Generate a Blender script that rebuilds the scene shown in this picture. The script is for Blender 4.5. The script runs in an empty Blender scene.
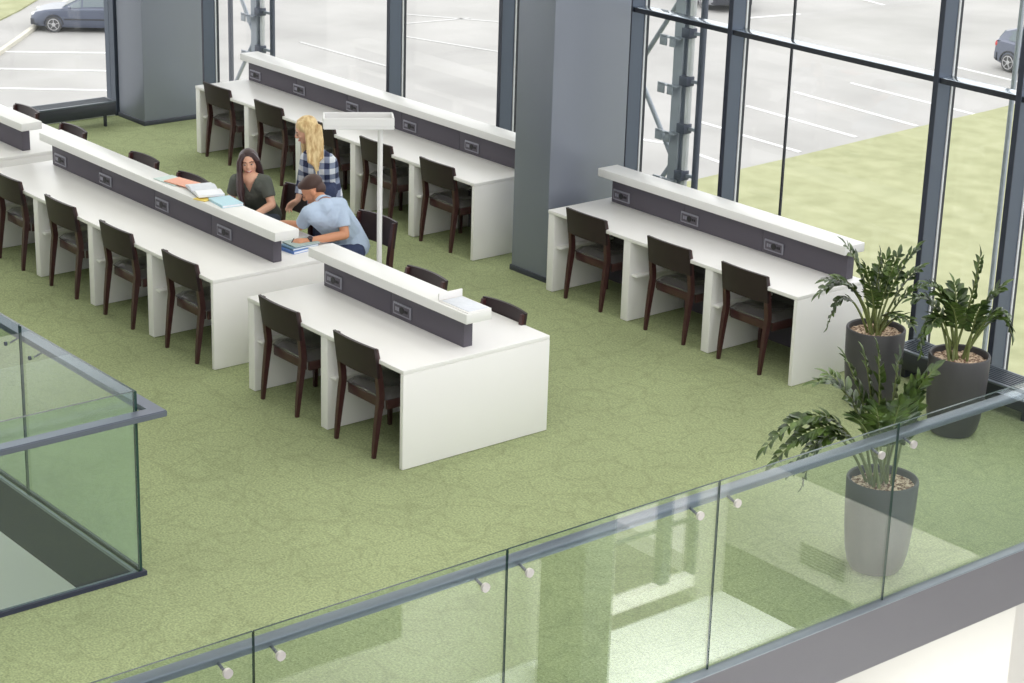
import bpy, bmesh, math, random
from mathutils import Vector, Matrix, noise
random.seed(7)
C = bpy.context.scene.collection
PI = math.pi

# ------------------------------------------------------------------ camera solution (metres; u = along the desks, v = towards the glass wall)
FPX, PITCH, ROLL, YAW, CAMH = 2075.5428, math.radians(19.30305), math.radians(1.764486), math.radians(140.05609), 5.650879

def ray(x, y):
    a, b = x - 512.0, y - 341.5
    cr, sr = math.cos(ROLL), math.sin(ROLL)
    X = (a * cr + b * sr) / FPX
    Y = -(-a * sr + b * cr) / FPX
    fw = math.cos(PITCH) + Y * math.sin(PITCH)
    z = -math.sin(PITCH) + Y * math.cos(PITCH)
    return Vector((fw * math.cos(YAW) + X * math.sin(YAW), fw * math.sin(YAW) - X * math.cos(YAW), z))

def at(x, y, z):
    d = ray(x, y)
    t = (z - CAMH) / d.z
    return Vector((d.x * t, d.y * t, z))

def atv(x, y, v):
    d = ray(x, y)
    t = v / d.y
    return Vector((d.x * t, v, CAMH + d.z * t))

def atu(x, y, u):
    d = ray(x, y)
    t = u / d.x
    return Vector((u, d.y * t, CAMH + d.z * t))

# ------------------------------------------------------------------ materials
def srgb(r, g, b):
    f = lambda c: (c / 255 / 12.92) if c / 255 <= 0.04045 else ((c / 255 + 0.055) / 1.055) ** 2.4
    return (f(r), f(g), f(b), 1)

def mat(name, col, rough=0.5, metal=0.0, spec=0.5, noise_scale=0, noise_amt=0.08, bump=0, coat=0):
    m = bpy.data.materials.new(name)
    m.use_nodes = True
    nt = m.node_tree
    b = nt.nodes['Principled BSDF']
    b.inputs['Base Color'].default_value = col
    b.inputs['Roughness'].default_value = rough
    b.inputs['Metallic'].default_value = metal
    b.inputs['Specular IOR Level'].default_value = spec
    if coat:
        b.inputs['Coat Weight'].default_value = coat
    if noise_scale:
        tc = nt.nodes.new('ShaderNodeTexCoord')
        n = nt.nodes.new('ShaderNodeTexNoise')
        n.inputs['Scale'].default_value = noise_scale
        n.inputs['Detail'].default_value = 4
        nt.links.new(tc.outputs['Object'], n.inputs['Vector'])
        mx = nt.nodes.new('ShaderNodeMix')
        mx.data_type = 'RGBA'
        mx.inputs['A'].default_value = [c * (1 - noise_amt) for c in col[:3]] + [1]
        mx.inputs['B'].default_value = [min(1, c * (1 + noise_amt)) for c in col[:3]] + [1]
        nt.links.new(n.outputs['Fac'], mx.inputs['Factor'])
        nt.links.new(mx.outputs['Result'], b.inputs['Base Color'])
        if bump:
            bp = nt.nodes.new('ShaderNodeBump')
            bp.inputs['Strength'].default_value = bump
            bp.inputs['Distance'].default_value = 0.01
            nt.links.new(n.outputs['Fac'], bp.inputs['Height'])
            nt.links.new(bp.outputs['Normal'], b.inputs['Normal'])
    return m

def glass_mat(name, tint, f0, gloss=(1, 1, 1, 1)):
    """architectural sheet glass: clear, tinted, mirror reflection growing towards grazing angles"""
    m = bpy.data.materials.new(name)
    m.use_nodes = True
    nt = m.node_tree
    nt.nodes.clear()
    out = nt.nodes.new('ShaderNodeOutputMaterial')
    tr = nt.nodes.new('ShaderNodeBsdfTransparent')
    tr.inputs['Color'].default_value = tint
    gl = nt.nodes.new('ShaderNodeBsdfGlossy')
    gl.inputs['Color'].default_value = gloss
    gl.inputs['Roughness'].default_value = 0.0
    geo = nt.nodes.new('ShaderNodeNewGeometry')
    dot = nt.nodes.new('ShaderNodeVectorMath')
    dot.operation = 'DOT_PRODUCT'
    nt.links.new(geo.outputs['Incoming'], dot.inputs[0])
    nt.links.new(geo.outputs['Normal'], dot.inputs[1])
    def mth(op, a, b=None):
        n = nt.nodes.new('ShaderNodeMath')
        n.operation = op
        for i, v in enumerate((a, b)):
            if v is None:
                continue
            if isinstance(v, (int, float)):
                n.inputs[i].default_value = v
            else:
                nt.links.new(v, n.inputs[i])
        return n.outputs[0]
    ab = mth('ABSOLUTE', dot.outputs['Value'])
    p5 = mth('POWER', mth('SUBTRACT', 1.0, ab), 5.0)
    fac = mth('ADD', mth('MULTIPLY', p5, 1 - f0), f0)
    mx = nt.nodes.new('ShaderNodeMixShader')
    nt.links.new(fac, mx.inputs['Fac'])
    nt.links.new(tr.outputs[0], mx.inputs[1])
    nt.links.new(gl.outputs[0], mx.inputs[2])
    nt.links.new(mx.outputs[0], out.inputs['Surface'])
    return m

def carpet_mat():
    m = bpy.data.materials.new('carpet')
    m.use_nodes = True
    nt = m.node_tree
    b = nt.nodes['Principled BSDF']
    b.inputs['Roughness'].default_value = 0.95
    b.inputs['Specular IOR Level'].default_value = 0.1
    N = nt.nodes.new
    L = nt.links.new
    tc = N('ShaderNodeTexCoord')
    warp = N('ShaderNodeTexNoise')
    warp.inputs['Scale'].default_value = 2.2
    warp.inputs['Detail'].default_value = 2
    L(tc.outputs['Object'], warp.inputs['Vector'])
    sub = N('ShaderNodeVectorMath'); sub.operation = 'SUBTRACT'; sub.inputs[1].default_value = (0.5, 0.5, 0.5)
    L(warp.outputs['Color'], sub.inputs[0])
    sc = N('ShaderNodeVectorMath'); sc.operation = 'SCALE'; sc.inputs['Scale'].default_value = 0.3
    L(sub.outputs[0], sc.inputs[0])
    add = N('ShaderNodeVectorMath'); add.operation = 'ADD'
    L(tc.outputs['Object'], add.inputs[0]); L(sc.outputs[0], add.inputs[1])
    vo = N('ShaderNodeTexVoronoi'); vo.feature = 'DISTANCE_TO_EDGE'; vo.inputs['Scale'].default_value = 3.6
    vo.inputs['Randomness'].default_value = 0.75
    L(add.outputs[0], vo.inputs['Vector'])
    mr = N('ShaderNodeMapRange'); mr.interpolation_type = 'SMOOTHSTEP'; mr.inputs['From Min'].default_value = 0.0; mr.inputs['From Max'].default_value = 0.06
    mr.inputs['To Min'].default_value = 0.0; mr.inputs['To Max'].default_value = 1.0
    L(vo.outputs['Distance'], mr.inputs['Value'])
    fine = N('ShaderNodeTexNoise'); fine.inputs['Scale'].default_value = 70; fine.inputs['Detail'].default_value = 3
    L(tc.outputs['Object'], fine.inputs['Vector'])
    big = N('ShaderNodeTexNoise'); big.inputs['Scale'].default_value = 0.9; big.inputs['Detail'].default_value = 3
    L(tc.outputs['Object'], big.inputs['Vector'])
    c1 = N('ShaderNodeMix'); c1.data_type = 'RGBA'
    c1.inputs['A'].default_value = CARPET[0]; c1.inputs['B'].default_value = CARPET[1]
    L(mr.outputs[0], c1.inputs['Factor'])
    c2 = N('ShaderNodeMix'); c2.data_type = 'RGBA'; c2.blend_type = 'MULTIPLY'; c2.inputs['Factor'].default_value = 1
    rm = N('ShaderNodeMapRange'); rm.inputs['From Min'].default_value = 0.3; rm.inputs['From Max'].default_value = 0.7
    rm.inputs['To Min'].default_value = 0.72; rm.inputs['To Max'].default_value = 1.22
    L(fine.outputs['Fac'], rm.inputs['Value'])
    L(c1.outputs['Result'], c2.inputs['A']); L(rm.outputs[0], c2.inputs['B'])
    c3 = N('ShaderNodeMix'); c3.data_type = 'RGBA'; c3.blend_type = 'MULTIPLY'; c3.inputs['Factor'].default_value = 1
    rb = N('ShaderNodeMapRange'); rb.inputs['From Min'].default_value = 0.3; rb.inputs['From Max'].default_value = 0.7
    rb.inputs['To Min'].default_value = 0.92; rb.inputs['To Max'].default_value = 1.08
    L(big.outputs['Fac'], rb.inputs['Value'])
    # woven contour ripples round each cell's centre
    v1 = N('ShaderNodeTexVoronoi'); v1.feature = 'SMOOTH_F1'; v1.inputs['Scale'].default_value = 3.6
    v1.inputs['Randomness'].default_value = 0.75; v1.inputs['Smoothness'].default_value = 0.6
    L(add.outputs[0], v1.inputs['Vector'])
    ms = N('ShaderNodeMath'); ms.operation = 'MULTIPLY'; ms.inputs[1].default_value = 52
    L(v1.outputs['Distance'], ms.inputs[0])
    sn = N('ShaderNodeMath'); sn.operation = 'SINE'; L(ms.outputs[0], sn.inputs[0])
    rr = N('ShaderNodeMath'); rr.operation = 'MULTIPLY_ADD'; rr.inputs[1].default_value = 0.04; rr.inputs[2].default_value = 1.0
    L(sn.outputs[0], rr.inputs[0])
    c4 = N('ShaderNodeMix'); c4.data_type = 'RGBA'; c4.blend_type = 'MULTIPLY'; c4.inputs['Factor'].default_value = 1
    L(c2.outputs['Result'], c4.inputs['A']); L(rr.outputs[0], c4.inputs['B'])
    L(c4.outputs['Result'], c3.inputs['A']); L(rb.outputs[0], c3.inputs['B'])
    L(c3.outputs['Result'], b.inputs['Base Color'])
    bp = N('ShaderNodeBump'); bp.inputs['Strength'].default_value = 0.35; bp.inputs['Distance'].default_value = 0.006
    L(fine.outputs['Fac'], bp.inputs['Height']); L(bp.outputs['Normal'], b.inputs['Normal'])
    return m

def two_tone(name, a, b_, scale, rough, lo=0.4, hi=0.6, detail=5, spec=0.3, stretch=None):
    m = bpy.data.materials.new(name)
    m.use_nodes = True
    nt = m.node_tree
    b = nt.nodes['Principled BSDF']
    b.inputs['Roughness'].default_value = rough
    b.inputs['Specular IOR Level'].default_value = spec
    tc = nt.nodes.new('ShaderNodeTexCoord')
    n = nt.nodes.new('ShaderNodeTexNoise')
    n.inputs['Scale'].default_value = scale
    n.inputs['Detail'].default_value = detail
    if stretch:
        mp = nt.nodes.new('ShaderNodeMapping')
        mp.inputs['Scale'].default_value = stretch
        nt.links.new(tc.outputs['Object'], mp.inputs['Vector'])
        nt.links.new(mp.outputs['Vector'], n.inputs['Vector'])
    else:
        nt.links.new(tc.outputs['Object'], n.inputs['Vector'])
    r = nt.nodes.new('ShaderNodeValToRGB')
    r.color_ramp.elements[0].position = lo
    r.color_ramp.elements[0].color = a
    r.color_ramp.elements[1].position = hi
    r.color_ramp.elements[1].color = b_
    nt.links.new(n.outputs['Fac'], r.inputs['Fac'])
    nt.links.new(r.outputs['Color'], b.inputs['Base Color'])
    return m

def plaid_mat():
    m = bpy.data.materials.new('plaid_cotton')
    m.use_nodes = True
    nt = m.node_tree
    b = nt.nodes['Principled BSDF']
    b.inputs['Roughness'].default_value = 0.9
    N = nt.nodes.new; L = nt.links.new
    tc = N('ShaderNodeTexCoord')
    sp = N('ShaderNodeSeparateXYZ')
    L(tc.outputs['Object'], sp.inputs[0])
    def band(src, per, off):
        a = N('ShaderNodeMath'); a.operation = 'MULTIPLY_ADD'; a.inputs[1].default_value = 1 / per; a.inputs[2].default_value = off
        L(src, a.inputs[0])
        f = N('ShaderNodeMath'); f.operation = 'FRACT'; L(a.outputs[0], f.inputs[0])
        g = N('ShaderNodeMath'); g.operation = 'LESS_THAN'; g.inputs[1].default_value = 0.5
        L(f.outputs[0], g.inputs[0])
        return g.outputs[0]
    dx = N('ShaderNodeMath'); dx.operation = 'MULTIPLY_ADD'; dx.inputs[1].default_value = 0.75
    L(sp.outputs['X'], dx.inputs[0]); L(sp.outputs['Y'], dx.inputs[2])
    s = N('ShaderNodeMath'); s.operation = 'ADD'
    L(band(dx.outputs[0], 0.115, 0.1), s.inputs[0]); L(band(sp.outputs['Z'], 0.105, 0.3), s.inputs[1])
    h = N('ShaderNodeMath'); h.operation = 'MULTIPLY'; h.inputs[1].default_value = 0.5
    L(s.outputs[0], h.inputs[0])
    r = N('ShaderNodeValToRGB'); r.color_ramp.interpolation = 'CONSTANT'
    e = r.color_ramp.elements
    e[0].position = 0; e[0].color = srgb(226, 230, 236)
    e[1].position = 0.25; e[1].color = srgb(138, 148, 172)
    k = e.new(0.75); k.color = srgb(42, 50, 82)
    L(h.outputs[0], r.inputs['Fac']); L(r.outputs['Color'], b.inputs['Base Color'])
    return m

CEIL_W = 20
CARPET = (srgb(145, 155, 115), srgb(152, 162, 121))
M = {}
M['carpet'] = carpet_mat()
M['white'] = mat('white_laminate', srgb(233, 232, 230), 0.32, spec=0.4)
M['white_edge'] = mat('white_laminate_cap', srgb(232, 232, 230), 0.3, spec=0.4)
M['grey_panel'] = mat('grey_felt_panel', srgb(90, 86, 95), 0.75, noise_scale=220, noise_amt=0.08)
M['socket_plate'] = mat('socket_aluminium', srgb(146, 146, 156), 0.4, metal=0.4)
M['socket_black'] = mat('socket_black', srgb(22, 22, 24), 0.5)
M['wood'] = mat('espresso_wood', srgb(64, 36, 36), 0.30, noise_scale=14, noise_amt=0.25, spec=0.6)
M['leather'] = mat('black_leatherette', srgb(84, 80, 84), 0.25, noise_scale=60, noise_amt=0.1, bump=0.04, spec=0.9, coat=0.9)
M['veneer'] = mat('dark_veneer', srgb(46, 35, 37), 0.4, noise_scale=14, noise_amt=0.2, spec=0.35)
M['column'] = mat('slate_paint', srgb(132, 138, 151), 0.38, metal=0.28, spec=0.6, noise_scale=1.3, noise_amt=0.03)
M['mullion'] = mat('slate_aluminium', srgb(92, 101, 114), 0.34, metal=0.6)
M['transom_top'] = mat('sky_sheen_aluminium', srgb(196, 206, 216), 0.16, metal=0.85)  # sky reflection on the transom put in as a lighter metal colour
M['front'] = mat('mullion_front_shade', srgb(52, 57, 70), 0.4, metal=0.2)
M['mullion_cap'] = mat('pressure_cap_black', srgb(34, 38, 46), 0.45)
M['gasket'] = mat('white_gasket', srgb(214, 216, 218), 0.5)
M['skirting'] = mat('slate_skirting', srgb(58, 62, 72), 0.45)
M['steel'] = mat('galvanised_steel', srgb(160, 167, 176), 0.42, metal=0.35, noise_scale=8, noise_amt=0.08)
M['steel_dark'] = mat('dark_steel', srgb(82, 88, 102), 0.45, metal=0.3)
M['rail'] = mat('handrail_grey', srgb(112, 118, 132), 0.32, metal=0.45)
M['fascia'] = mat('grey_fascia', srgb(93, 91, 94), 0.55, noise_scale=3, noise_amt=0.03)
M['fascia_dark'] = mat('dark_fascia', srgb(44, 48, 66), 0.6)
M['angle'] = mat('edge_angle', srgb(118, 126, 132), 0.4, metal=0.4)
M['chrome'] = mat('brushed_steel', srgb(214, 208, 204), 0.28, metal=0.7)
M['plaster'] = mat('white_plaster', srgb(236, 235, 231), 0.8, noise_scale=5, noise_amt=0.02)
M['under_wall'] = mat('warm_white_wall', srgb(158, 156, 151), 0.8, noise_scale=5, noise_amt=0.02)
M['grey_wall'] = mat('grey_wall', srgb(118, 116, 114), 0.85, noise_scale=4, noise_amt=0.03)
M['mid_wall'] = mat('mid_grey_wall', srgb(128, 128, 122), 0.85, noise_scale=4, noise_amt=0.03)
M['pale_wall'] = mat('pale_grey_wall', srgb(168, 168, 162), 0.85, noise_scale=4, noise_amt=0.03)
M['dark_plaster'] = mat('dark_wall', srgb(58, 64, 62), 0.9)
M['stone'] = mat('pale_stone', srgb(226, 230, 230), 0.35, noise_scale=3, noise_amt=0.03)
M['pot'] = mat('anthracite_pot', srgb(66, 65, 68), 0.5, noise_scale=40, noise_amt=0.06, bump=0.05)
M['soil'] = two_tone('bark_chips', srgb(110, 80, 62), srgb(222, 200, 174), 45, 0.95)
M['leaf'] = two_tone('zz_leaf', srgb(38, 56, 28), srgb(96, 120, 56), 9, 0.36, 0.35, 0.7, spec=0.5)
M['stalk'] = mat('zz_stalk', srgb(112, 122, 72), 0.5, noise_scale=20, noise_amt=0.2)
M['convector'] = mat('convector_black', srgb(40, 44, 52), 0.4)
M['convector_top'] = mat('convector_top', srgb(92, 100, 108), 0.35, metal=0.4)
M['asphalt'] = two_tone('pale_asphalt', srgb(165, 164, 161), srgb(181, 180, 177), 0.35, 0.9, 0.3, 0.7, 8, 0.2)
M['kerb'] = mat('concrete_kerb', srgb(206, 203, 190), 0.9, noise_scale=3)
M['line_overexposed'] = mat('overexposed_road_paint', srgb(196, 196, 194), 0.8)  # overexposure put into the colour: paint nearly as pale as the ground
M['line'] = mat('road_paint', srgb(232, 233, 232), 0.7)
M['lawn'] = two_tone('hazy_lawn', srgb(154, 157, 122), srgb(172, 174, 139), 1.6, 1.0, 0.3, 0.7, 8, 0.1)  # haze over the grass put into its pale colour
M['car_blue'] = mat('car_paint_blue', srgb(90, 97, 114), 0.28, metal=0.3, coat=0.6)
M['car_grey'] = mat('car_paint_grey', srgb(108, 114, 130), 0.28, metal=0.3, coat=0.6)
M['car_silver'] = mat('car_paint_silver', srgb(168, 170, 176), 0.28, metal=0.4, coat=0.6)
M['car_glass'] = mat('car_glass', srgb(110, 122, 128), 0.08, spec=0.8)
M['car_black'] = mat('car_trim', srgb(62, 64, 70), 0.6)
M['tyre'] = mat('tyre', srgb(88, 88, 90), 0.85)
M['rim'] = mat('wheel_rim', srgb(196, 196, 198), 0.35, metal=0.4)
M['lamp_red'] = mat('tail_lamp', srgb(196, 70, 72), 0.25)
M['lamp_clear'] = mat('head_lamp', srgb(226, 230, 230), 0.15)
M['lamp_white'] = mat('lamp_white', srgb(234, 234, 234), 0.35, metal=0.1)
M['lamp_diff'] = mat('lamp_inner', srgb(196, 196, 192), 0.5)
M['skin'] = mat('skin', srgb(222, 172, 146), 0.5, noise_scale=6, noise_amt=0.04)
M['skin_tan'] = mat('skin_tan', srgb(206, 146, 112), 0.5, noise_scale=6, noise_amt=0.04)
M['hair_dark'] = mat('dark_brown_hair', srgb(58, 38, 40), 0.4, noise_scale=50, noise_amt=0.25)
M['hair_brown'] = mat('brown_hair', srgb(70, 48, 42), 0.55, noise_scale=60, noise_amt=0.25)
M['hair_blond'] = two_tone('blond_hair', srgb(188, 148, 98), srgb(230, 206, 156), 4, 0.42, 0.34, 0.6, stretch=(10, 10, 1.1))
M['tee'] = mat('green_grey_jersey', srgb(90, 94, 88), 0.9, noise_scale=14, noise_amt=0.08, bump=0.8)
M['blue_shirt'] = mat('light_blue_cotton', srgb(184, 201, 224), 0.85, noise_scale=14, noise_amt=0.05, bump=0.9)
M['plaid'] = plaid_mat()
M['denim'] = mat('dark_denim', srgb(52, 62, 92), 0.9, noise_scale=90, noise_amt=0.15)
M['denim_grey'] = mat('grey_denim', srgb(84, 92, 106), 0.9, noise_scale=90, noise_amt=0.15)
M['shoe'] = mat('shoe', srgb(40, 40, 44), 0.7)
M['eye'] = mat('eye_dark', srgb(40, 26, 24), 0.25)
M['eye_white'] = mat('eye_white', srgb(206, 196, 190), 0.3)
M['lip'] = mat('lips', srgb(196, 106, 104), 0.45)
M['tooth'] = mat('teeth', srgb(240, 236, 228), 0.35)
M['brow'] = mat('brows', srgb(56, 38, 36), 0.8)
M['watch'] = mat('watch_dark', srgb(58, 44, 52), 0.4)
M['paper'] = mat('paper', srgb(238, 240, 246), 0.8, noise_scale=14, noise_amt=0.05)
M['paper_grey'] = mat('printed_paper', srgb(218, 222, 230), 0.8, noise_scale=30, noise_amt=0.1)
M['mint'] = mat('mint_cover', srgb(204, 220, 216), 0.6)
M['salmon'] = mat('salmon_cover', srgb(238, 176, 152), 0.6)
M['yellow'] = mat('yellow_cover', srgb(238, 212, 110), 0.6)
M['sky_blue'] = mat('light_blue_cover', srgb(184, 218, 230), 0.6)
M['royal'] = mat('royal_blue_cover', srgb(98, 138, 204), 0.5)
M['teal'] = mat('blue_grey_cover', srgb(116, 152, 178), 0.5)
M['sage'] = mat('grey_green_cover', srgb(164, 180, 176), 0.6)
M['glass_rail'] = glass_mat('balustrade_glass', (0.945, 0.98, 0.955, 1), 0.095)
M['glass_edge'] = mat('glass_edge', srgb(36, 62, 58), 0.2, spec=0.6)
M['glass_void'] = glass_mat('stair_glass', (0.90, 0.955, 0.94, 1), 0.06)
M['glass_wall'] = glass_mat('facade_glass', (0.97, 0.985, 0.975, 1), 0.022)

# ------------------------------------------------------------------ mesh helpers
def new_bm():
    return bmesh.new()

def box(bm, x0, x1, y0, y1, z0, z1, mi=0):
    vs = [bm.verts.new((x, y, z)) for z in (z0, z1) for y in (y0, y1) for x in (x0, x1)]
    fs = []
    for idx in ((0, 2, 3, 1), (4, 5, 7, 6), (0, 1, 5, 4), (2, 6, 7, 3), (0, 4, 6, 2), (1, 3, 7, 5)):
        f = bm.faces.new([vs[i] for i in idx])
        f.material_index = mi
        fs.append(f)
    return vs, fs

def bbox(bm, x0, x1, y0, y1, z0, z1, bev=0.004, seg=2):
    """a box with softened edges"""
    vs, fs = box(bm, x0, x1, y0, y1, z0, z1)
    es = list({e for f in fs for e in f.edges})
    bmesh.ops.bevel(bm, geom=es, offset=bev, segments=seg, profile=0.5, affect='EDGES')

def frame_of(d):
    d = d.normalized()
    a = Vector((0, 0, 1)) if abs(d.z) < 0.9 else Vector((1, 0, 0))
    x = d.cross(a).normalized()
    return x, d.cross(x).normalized()

def tube(bm, pts, radii, seg=10, cap=True, flat=1.0):
    """a swept tube through pts with a radius at each"""
    pts = [Vector(p) for p in pts]
    if not hasattr(radii, '__len__'):
        radii = [radii] * len(pts)
    rings = []
    px = None
    for i, p in enumerate(pts):
        d = (pts[min(i + 1, len(pts) - 1)] - pts[max(i - 1, 0)])
        x, y = frame_of(d)
        if px is not None:
            x = (px - d.normalized() * px.dot(d.normalized())).normalized()
            y = d.normalized().cross(x)
        px = x
        rings.append([bm.verts.new(p + (x * math.cos(2 * PI * k / seg) + y * math.sin(2 * PI * k / seg) * flat) * radii[i]) for k in range(seg)])
    for a, b in zip(rings, rings[1:]):
        for k in range(seg):
            bm.faces.new((a[k], a[(k + 1) % seg], b[(k + 1) % seg], b[k]))
    if cap:
        bm.faces.new(rings[0][::-1])
        bm.faces.new(rings[-1])

def bar(bm, p, q, w, h, up=(0, 0, 1)):
    """a rectangular bar from p to q"""
    p, q = Vector(p), Vector(q)
    d = (q - p).normalized()
    s = d.cross(Vector(up))
    if s.length < 1e-4:
        s = Vector((1, 0, 0))
    s.normalize()
    t = s.cross(d).normalized()
    r = [[bm.verts.new(c + s * (i * w / 2) + t * (j * h / 2)) for i, j in ((-1, -1), (1, -1), (1, 1), (-1, 1))] for c in (p, q)]
    for k in range(4):
        bm.faces.new((r[0][k], r[0][(k + 1) % 4], r[1][(k + 1) % 4], r[1][k]))
    bm.faces.new(r[0][::-1])
    bm.faces.new(r[1])

def lathe(bm, prof, seg=40, c=(0, 0, 0), close=False):
    rings = []
    for r, z in prof:
        rings.append([bm.verts.new((c[0] + r * math.cos(2 * PI * k / seg), c[1] + r * math.sin(2 * PI * k / seg), c[2] + z)) for k in range(seg)])
    for a, b in zip(rings, rings[1:]):
        for k in range(seg):
            bm.faces.new((a[k], a[(k + 1) % seg], b[(k + 1) % seg], b[k]))
    bm.faces.new(rings[0][::-1])
    bm.faces.new(rings[-1])

def ell(bm, c, r, rot=None, sub=3):
    m = Matrix.Translation(c) @ (rot.to_4x4() if rot else Matrix()) @ Matrix.Diagonal((*r, 1))
    return bmesh.ops.create_icosphere(bm, subdivisions=sub, radius=1, matrix=m)['verts']

def prism(bm, poly, z0, z1):
    a = [bm.verts.new((x, y, z0)) for x, y in poly]
    b = [bm.verts.new((x, y, z1)) for x, y in poly]
    n = len(poly)
    for k in range(n):
        bm.faces.new((a[k], a[(k + 1) % n], b[(k + 1) % n], b[k]))
    bm.faces.new(a[::-1])
    bm.faces.new(b)

def shade(me, ang=35):
    me.shade_smooth()
    try:
        me.set_sharp_from_angle(angle=math.radians(ang))
    except Exception:
        pass

def obj(name, bm, m, parent=None, loc=None, smooth=True):
    """link a bmesh as one mesh object; loc: the bmesh is in world coordinates and is re-centred there"""
    bmesh.ops.recalc_face_normals(bm, faces=bm.faces)
    base = Vector(loc) if loc is not None else (parent_loc(parent) if parent else Vector())
    if base.length:
        bmesh.ops.translate(bm, verts=bm.verts, vec=-base)
    me = bpy.data.meshes.new(name)
    bm.to_mesh(me)
    bm.free()
    for mm in (m if isinstance(m, (list, tuple)) else [m]):
        me.materials.append(mm)
    if smooth:
        shade(me)
    o = bpy.data.objects.new(name, me)
    C.objects.link(o)
    if parent:
        o.parent = parent
        if loc is not None:
            o.location = base - parent_loc(parent)
    else:
        o.location = base
    return o

def parent_loc(p):
    v = Vector()
    while p:
        v = v + p.location
        p = p.parent
    return v

def thing(name, label, cat, loc=(0, 0, 0), rotz=0, group=None):
    o = bpy.data.objects.new(name, None)
    o.empty_display_size = 0.1
    C.objects.link(o)
    o.location = loc
    o.rotation_euler = (0, 0, rotz)
    return tag(o, label, cat, group)

def tag(o, label, cat, group=None):
    o['label'] = label
    o['category'] = cat
    if group:
        o['group'] = group
    return o

def struct(name, bm, m, parent=None, smooth=True, label=None):
    o = obj(name, bm, m, parent, smooth=smooth)
    if not parent:
        o['kind'] = 'structure'
    if label:
        o['label'] = label
    return o

def sroot(name, label=None):
    o = bpy.data.objects.new(name, None)
    C.objects.link(o)
    o['kind'] = 'structure'
    if label:
        o['label'] = label
    return o

def copy_tree(o, parent=None):
    c = o.copy()
    C.objects.link(c)
    c.parent = parent
    for ch in list(o.children):
        copy_tree(ch, c)
    return c

# ------------------------------------------------------------------ dimensions read from the photograph
ZT = 0.74                                   # desk height
GU = -7.343                                 # glass of the front balustrade
VU, VV = -10.316, 5.712                     # corner of the stair void
VGL = 12.88                                 # glass wall
UEND = -21.27                               # end glass wall
VOID0 = (-15.9, 2.2)

# ------------------------------------------------------------------ the setting
def floor_slab():
    bm = new_bm()
    u0, u1, v0, v1 = UEND, GU + 0.02, -9.0, 12.9
    for a, b, c, d in ((u0, u1, VV, v1), (u0, VOID0[0], v0, VV), (VU, u1, v0, VV), (VOID0[0], VU, v0, VOID0[1])):
        box(bm, a, b, c, d, -0.38, 0.0)
    bmesh.ops.remove_doubles(bm, verts=bm.verts, dist=1e-5)
    struct('floor', bm, M['carpet'], smooth=False)
floor_slab()

bm = new_bm()
box(bm, GU + 0.02, GU + 0.05, -9.0, 12.7, -0.40, 0.0)
o = struct('trim_1', bm, M['fascia'])
bm = new_bm()
bbox(bm, GU - 0.02, GU + 0.052, -9.0, 12.7, 0.0, 0.012, 0.003)
struct('trim_2', bm, M['angle'])
# rim of the stair void
bm = new_bm()
box(bm, VOID0[0], VU, VV - 0.03, VV - 0.004, -0.40, -0.001)
box(bm, VU - 0.03, VU - 0.004, VOID0[1], VV - 0.03, -0.40, -0.001)
box(bm, VOID0[0], VU - 0.03, VOID0[1] + 0.004, VOID0[1] + 0.03, -0.40, -0.001)
box(bm, VOID0[0] + 0.004, VOID0[0] + 0.03, VOID0[1], VV - 0.03, -0.40, -0.001)
struct('trim_3', bm, M['fascia_dark'], smooth=False)

# lower storey: stone floor, white walls, reflected in the balustrade glass
bm = new_bm()
box(bm, UEND, -2.6, -9.0, 12.75, -3.05, -2.85)
struct('floor_lower', bm, M['stone'], smooth=False)
bm = new_bm()
box(bm, -8.1, -7.9, -9.0, 11.37, -2.85, -0.38)
struct('wall_under_floor', bm, M['under_wall'], smooth=False)
bm = new_bm()
box(bm, -8.9, -8.7, 11.37, 12.75, -2.85, -0.38)
struct('wall_recess', bm, M['under_wall'], smooth=False)
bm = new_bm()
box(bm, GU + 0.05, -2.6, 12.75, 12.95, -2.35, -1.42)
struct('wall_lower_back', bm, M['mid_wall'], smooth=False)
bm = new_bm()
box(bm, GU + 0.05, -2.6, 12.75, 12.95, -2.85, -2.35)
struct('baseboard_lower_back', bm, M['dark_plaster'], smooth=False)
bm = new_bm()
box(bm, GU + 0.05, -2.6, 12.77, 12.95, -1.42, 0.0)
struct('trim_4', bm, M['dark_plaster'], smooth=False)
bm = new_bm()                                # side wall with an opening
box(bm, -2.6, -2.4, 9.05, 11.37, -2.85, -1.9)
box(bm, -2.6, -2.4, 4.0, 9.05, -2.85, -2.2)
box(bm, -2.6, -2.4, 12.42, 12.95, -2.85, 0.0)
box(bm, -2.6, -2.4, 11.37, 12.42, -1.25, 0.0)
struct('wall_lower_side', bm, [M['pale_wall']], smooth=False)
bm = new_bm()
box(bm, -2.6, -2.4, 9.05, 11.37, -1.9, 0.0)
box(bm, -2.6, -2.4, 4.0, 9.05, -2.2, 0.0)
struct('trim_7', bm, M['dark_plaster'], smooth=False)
w = sroot('window_lower')
bm = new_bm()
box(bm, -2.56, -2.46, 11.37, 12.75, -2.72, -2.6)
struct('window_sill', bm, M['white'], w)
bm = new_bm()
for a, b in ((11.99, 12.1), (11.37, 11.4), (12.39, 12.42)):
    box(bm, -2.56, -2.46, a, b, -2.6, -1.25)
for z in (-1.75, -2.05):
    box(bm, -2.53, -2.49, 11.4, 12.39, z - 0.015, z + 0.015)
struct('window_frame', bm, M['mullion'], w)
bm = new_bm()
bbox(bm, -3.5, -2.95, 10.2, 10.52, -2.85, 0.0, 0.01)
struct('pillar_lower', bm, M['dark_plaster'])
bm = new_bm()                                # air grille in the lower back wall
g = thing('wall_vent', 'small slotted air grille in the lower white wall, mirrored in balustrade glass', 'vent', (-3.8, 12.75, -2.1))
box(bm, -4.1, -3.5, 12.735, 12.75, -2.21, -1.98)
obj('frame', bm, M['mid_wall'], g)
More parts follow.
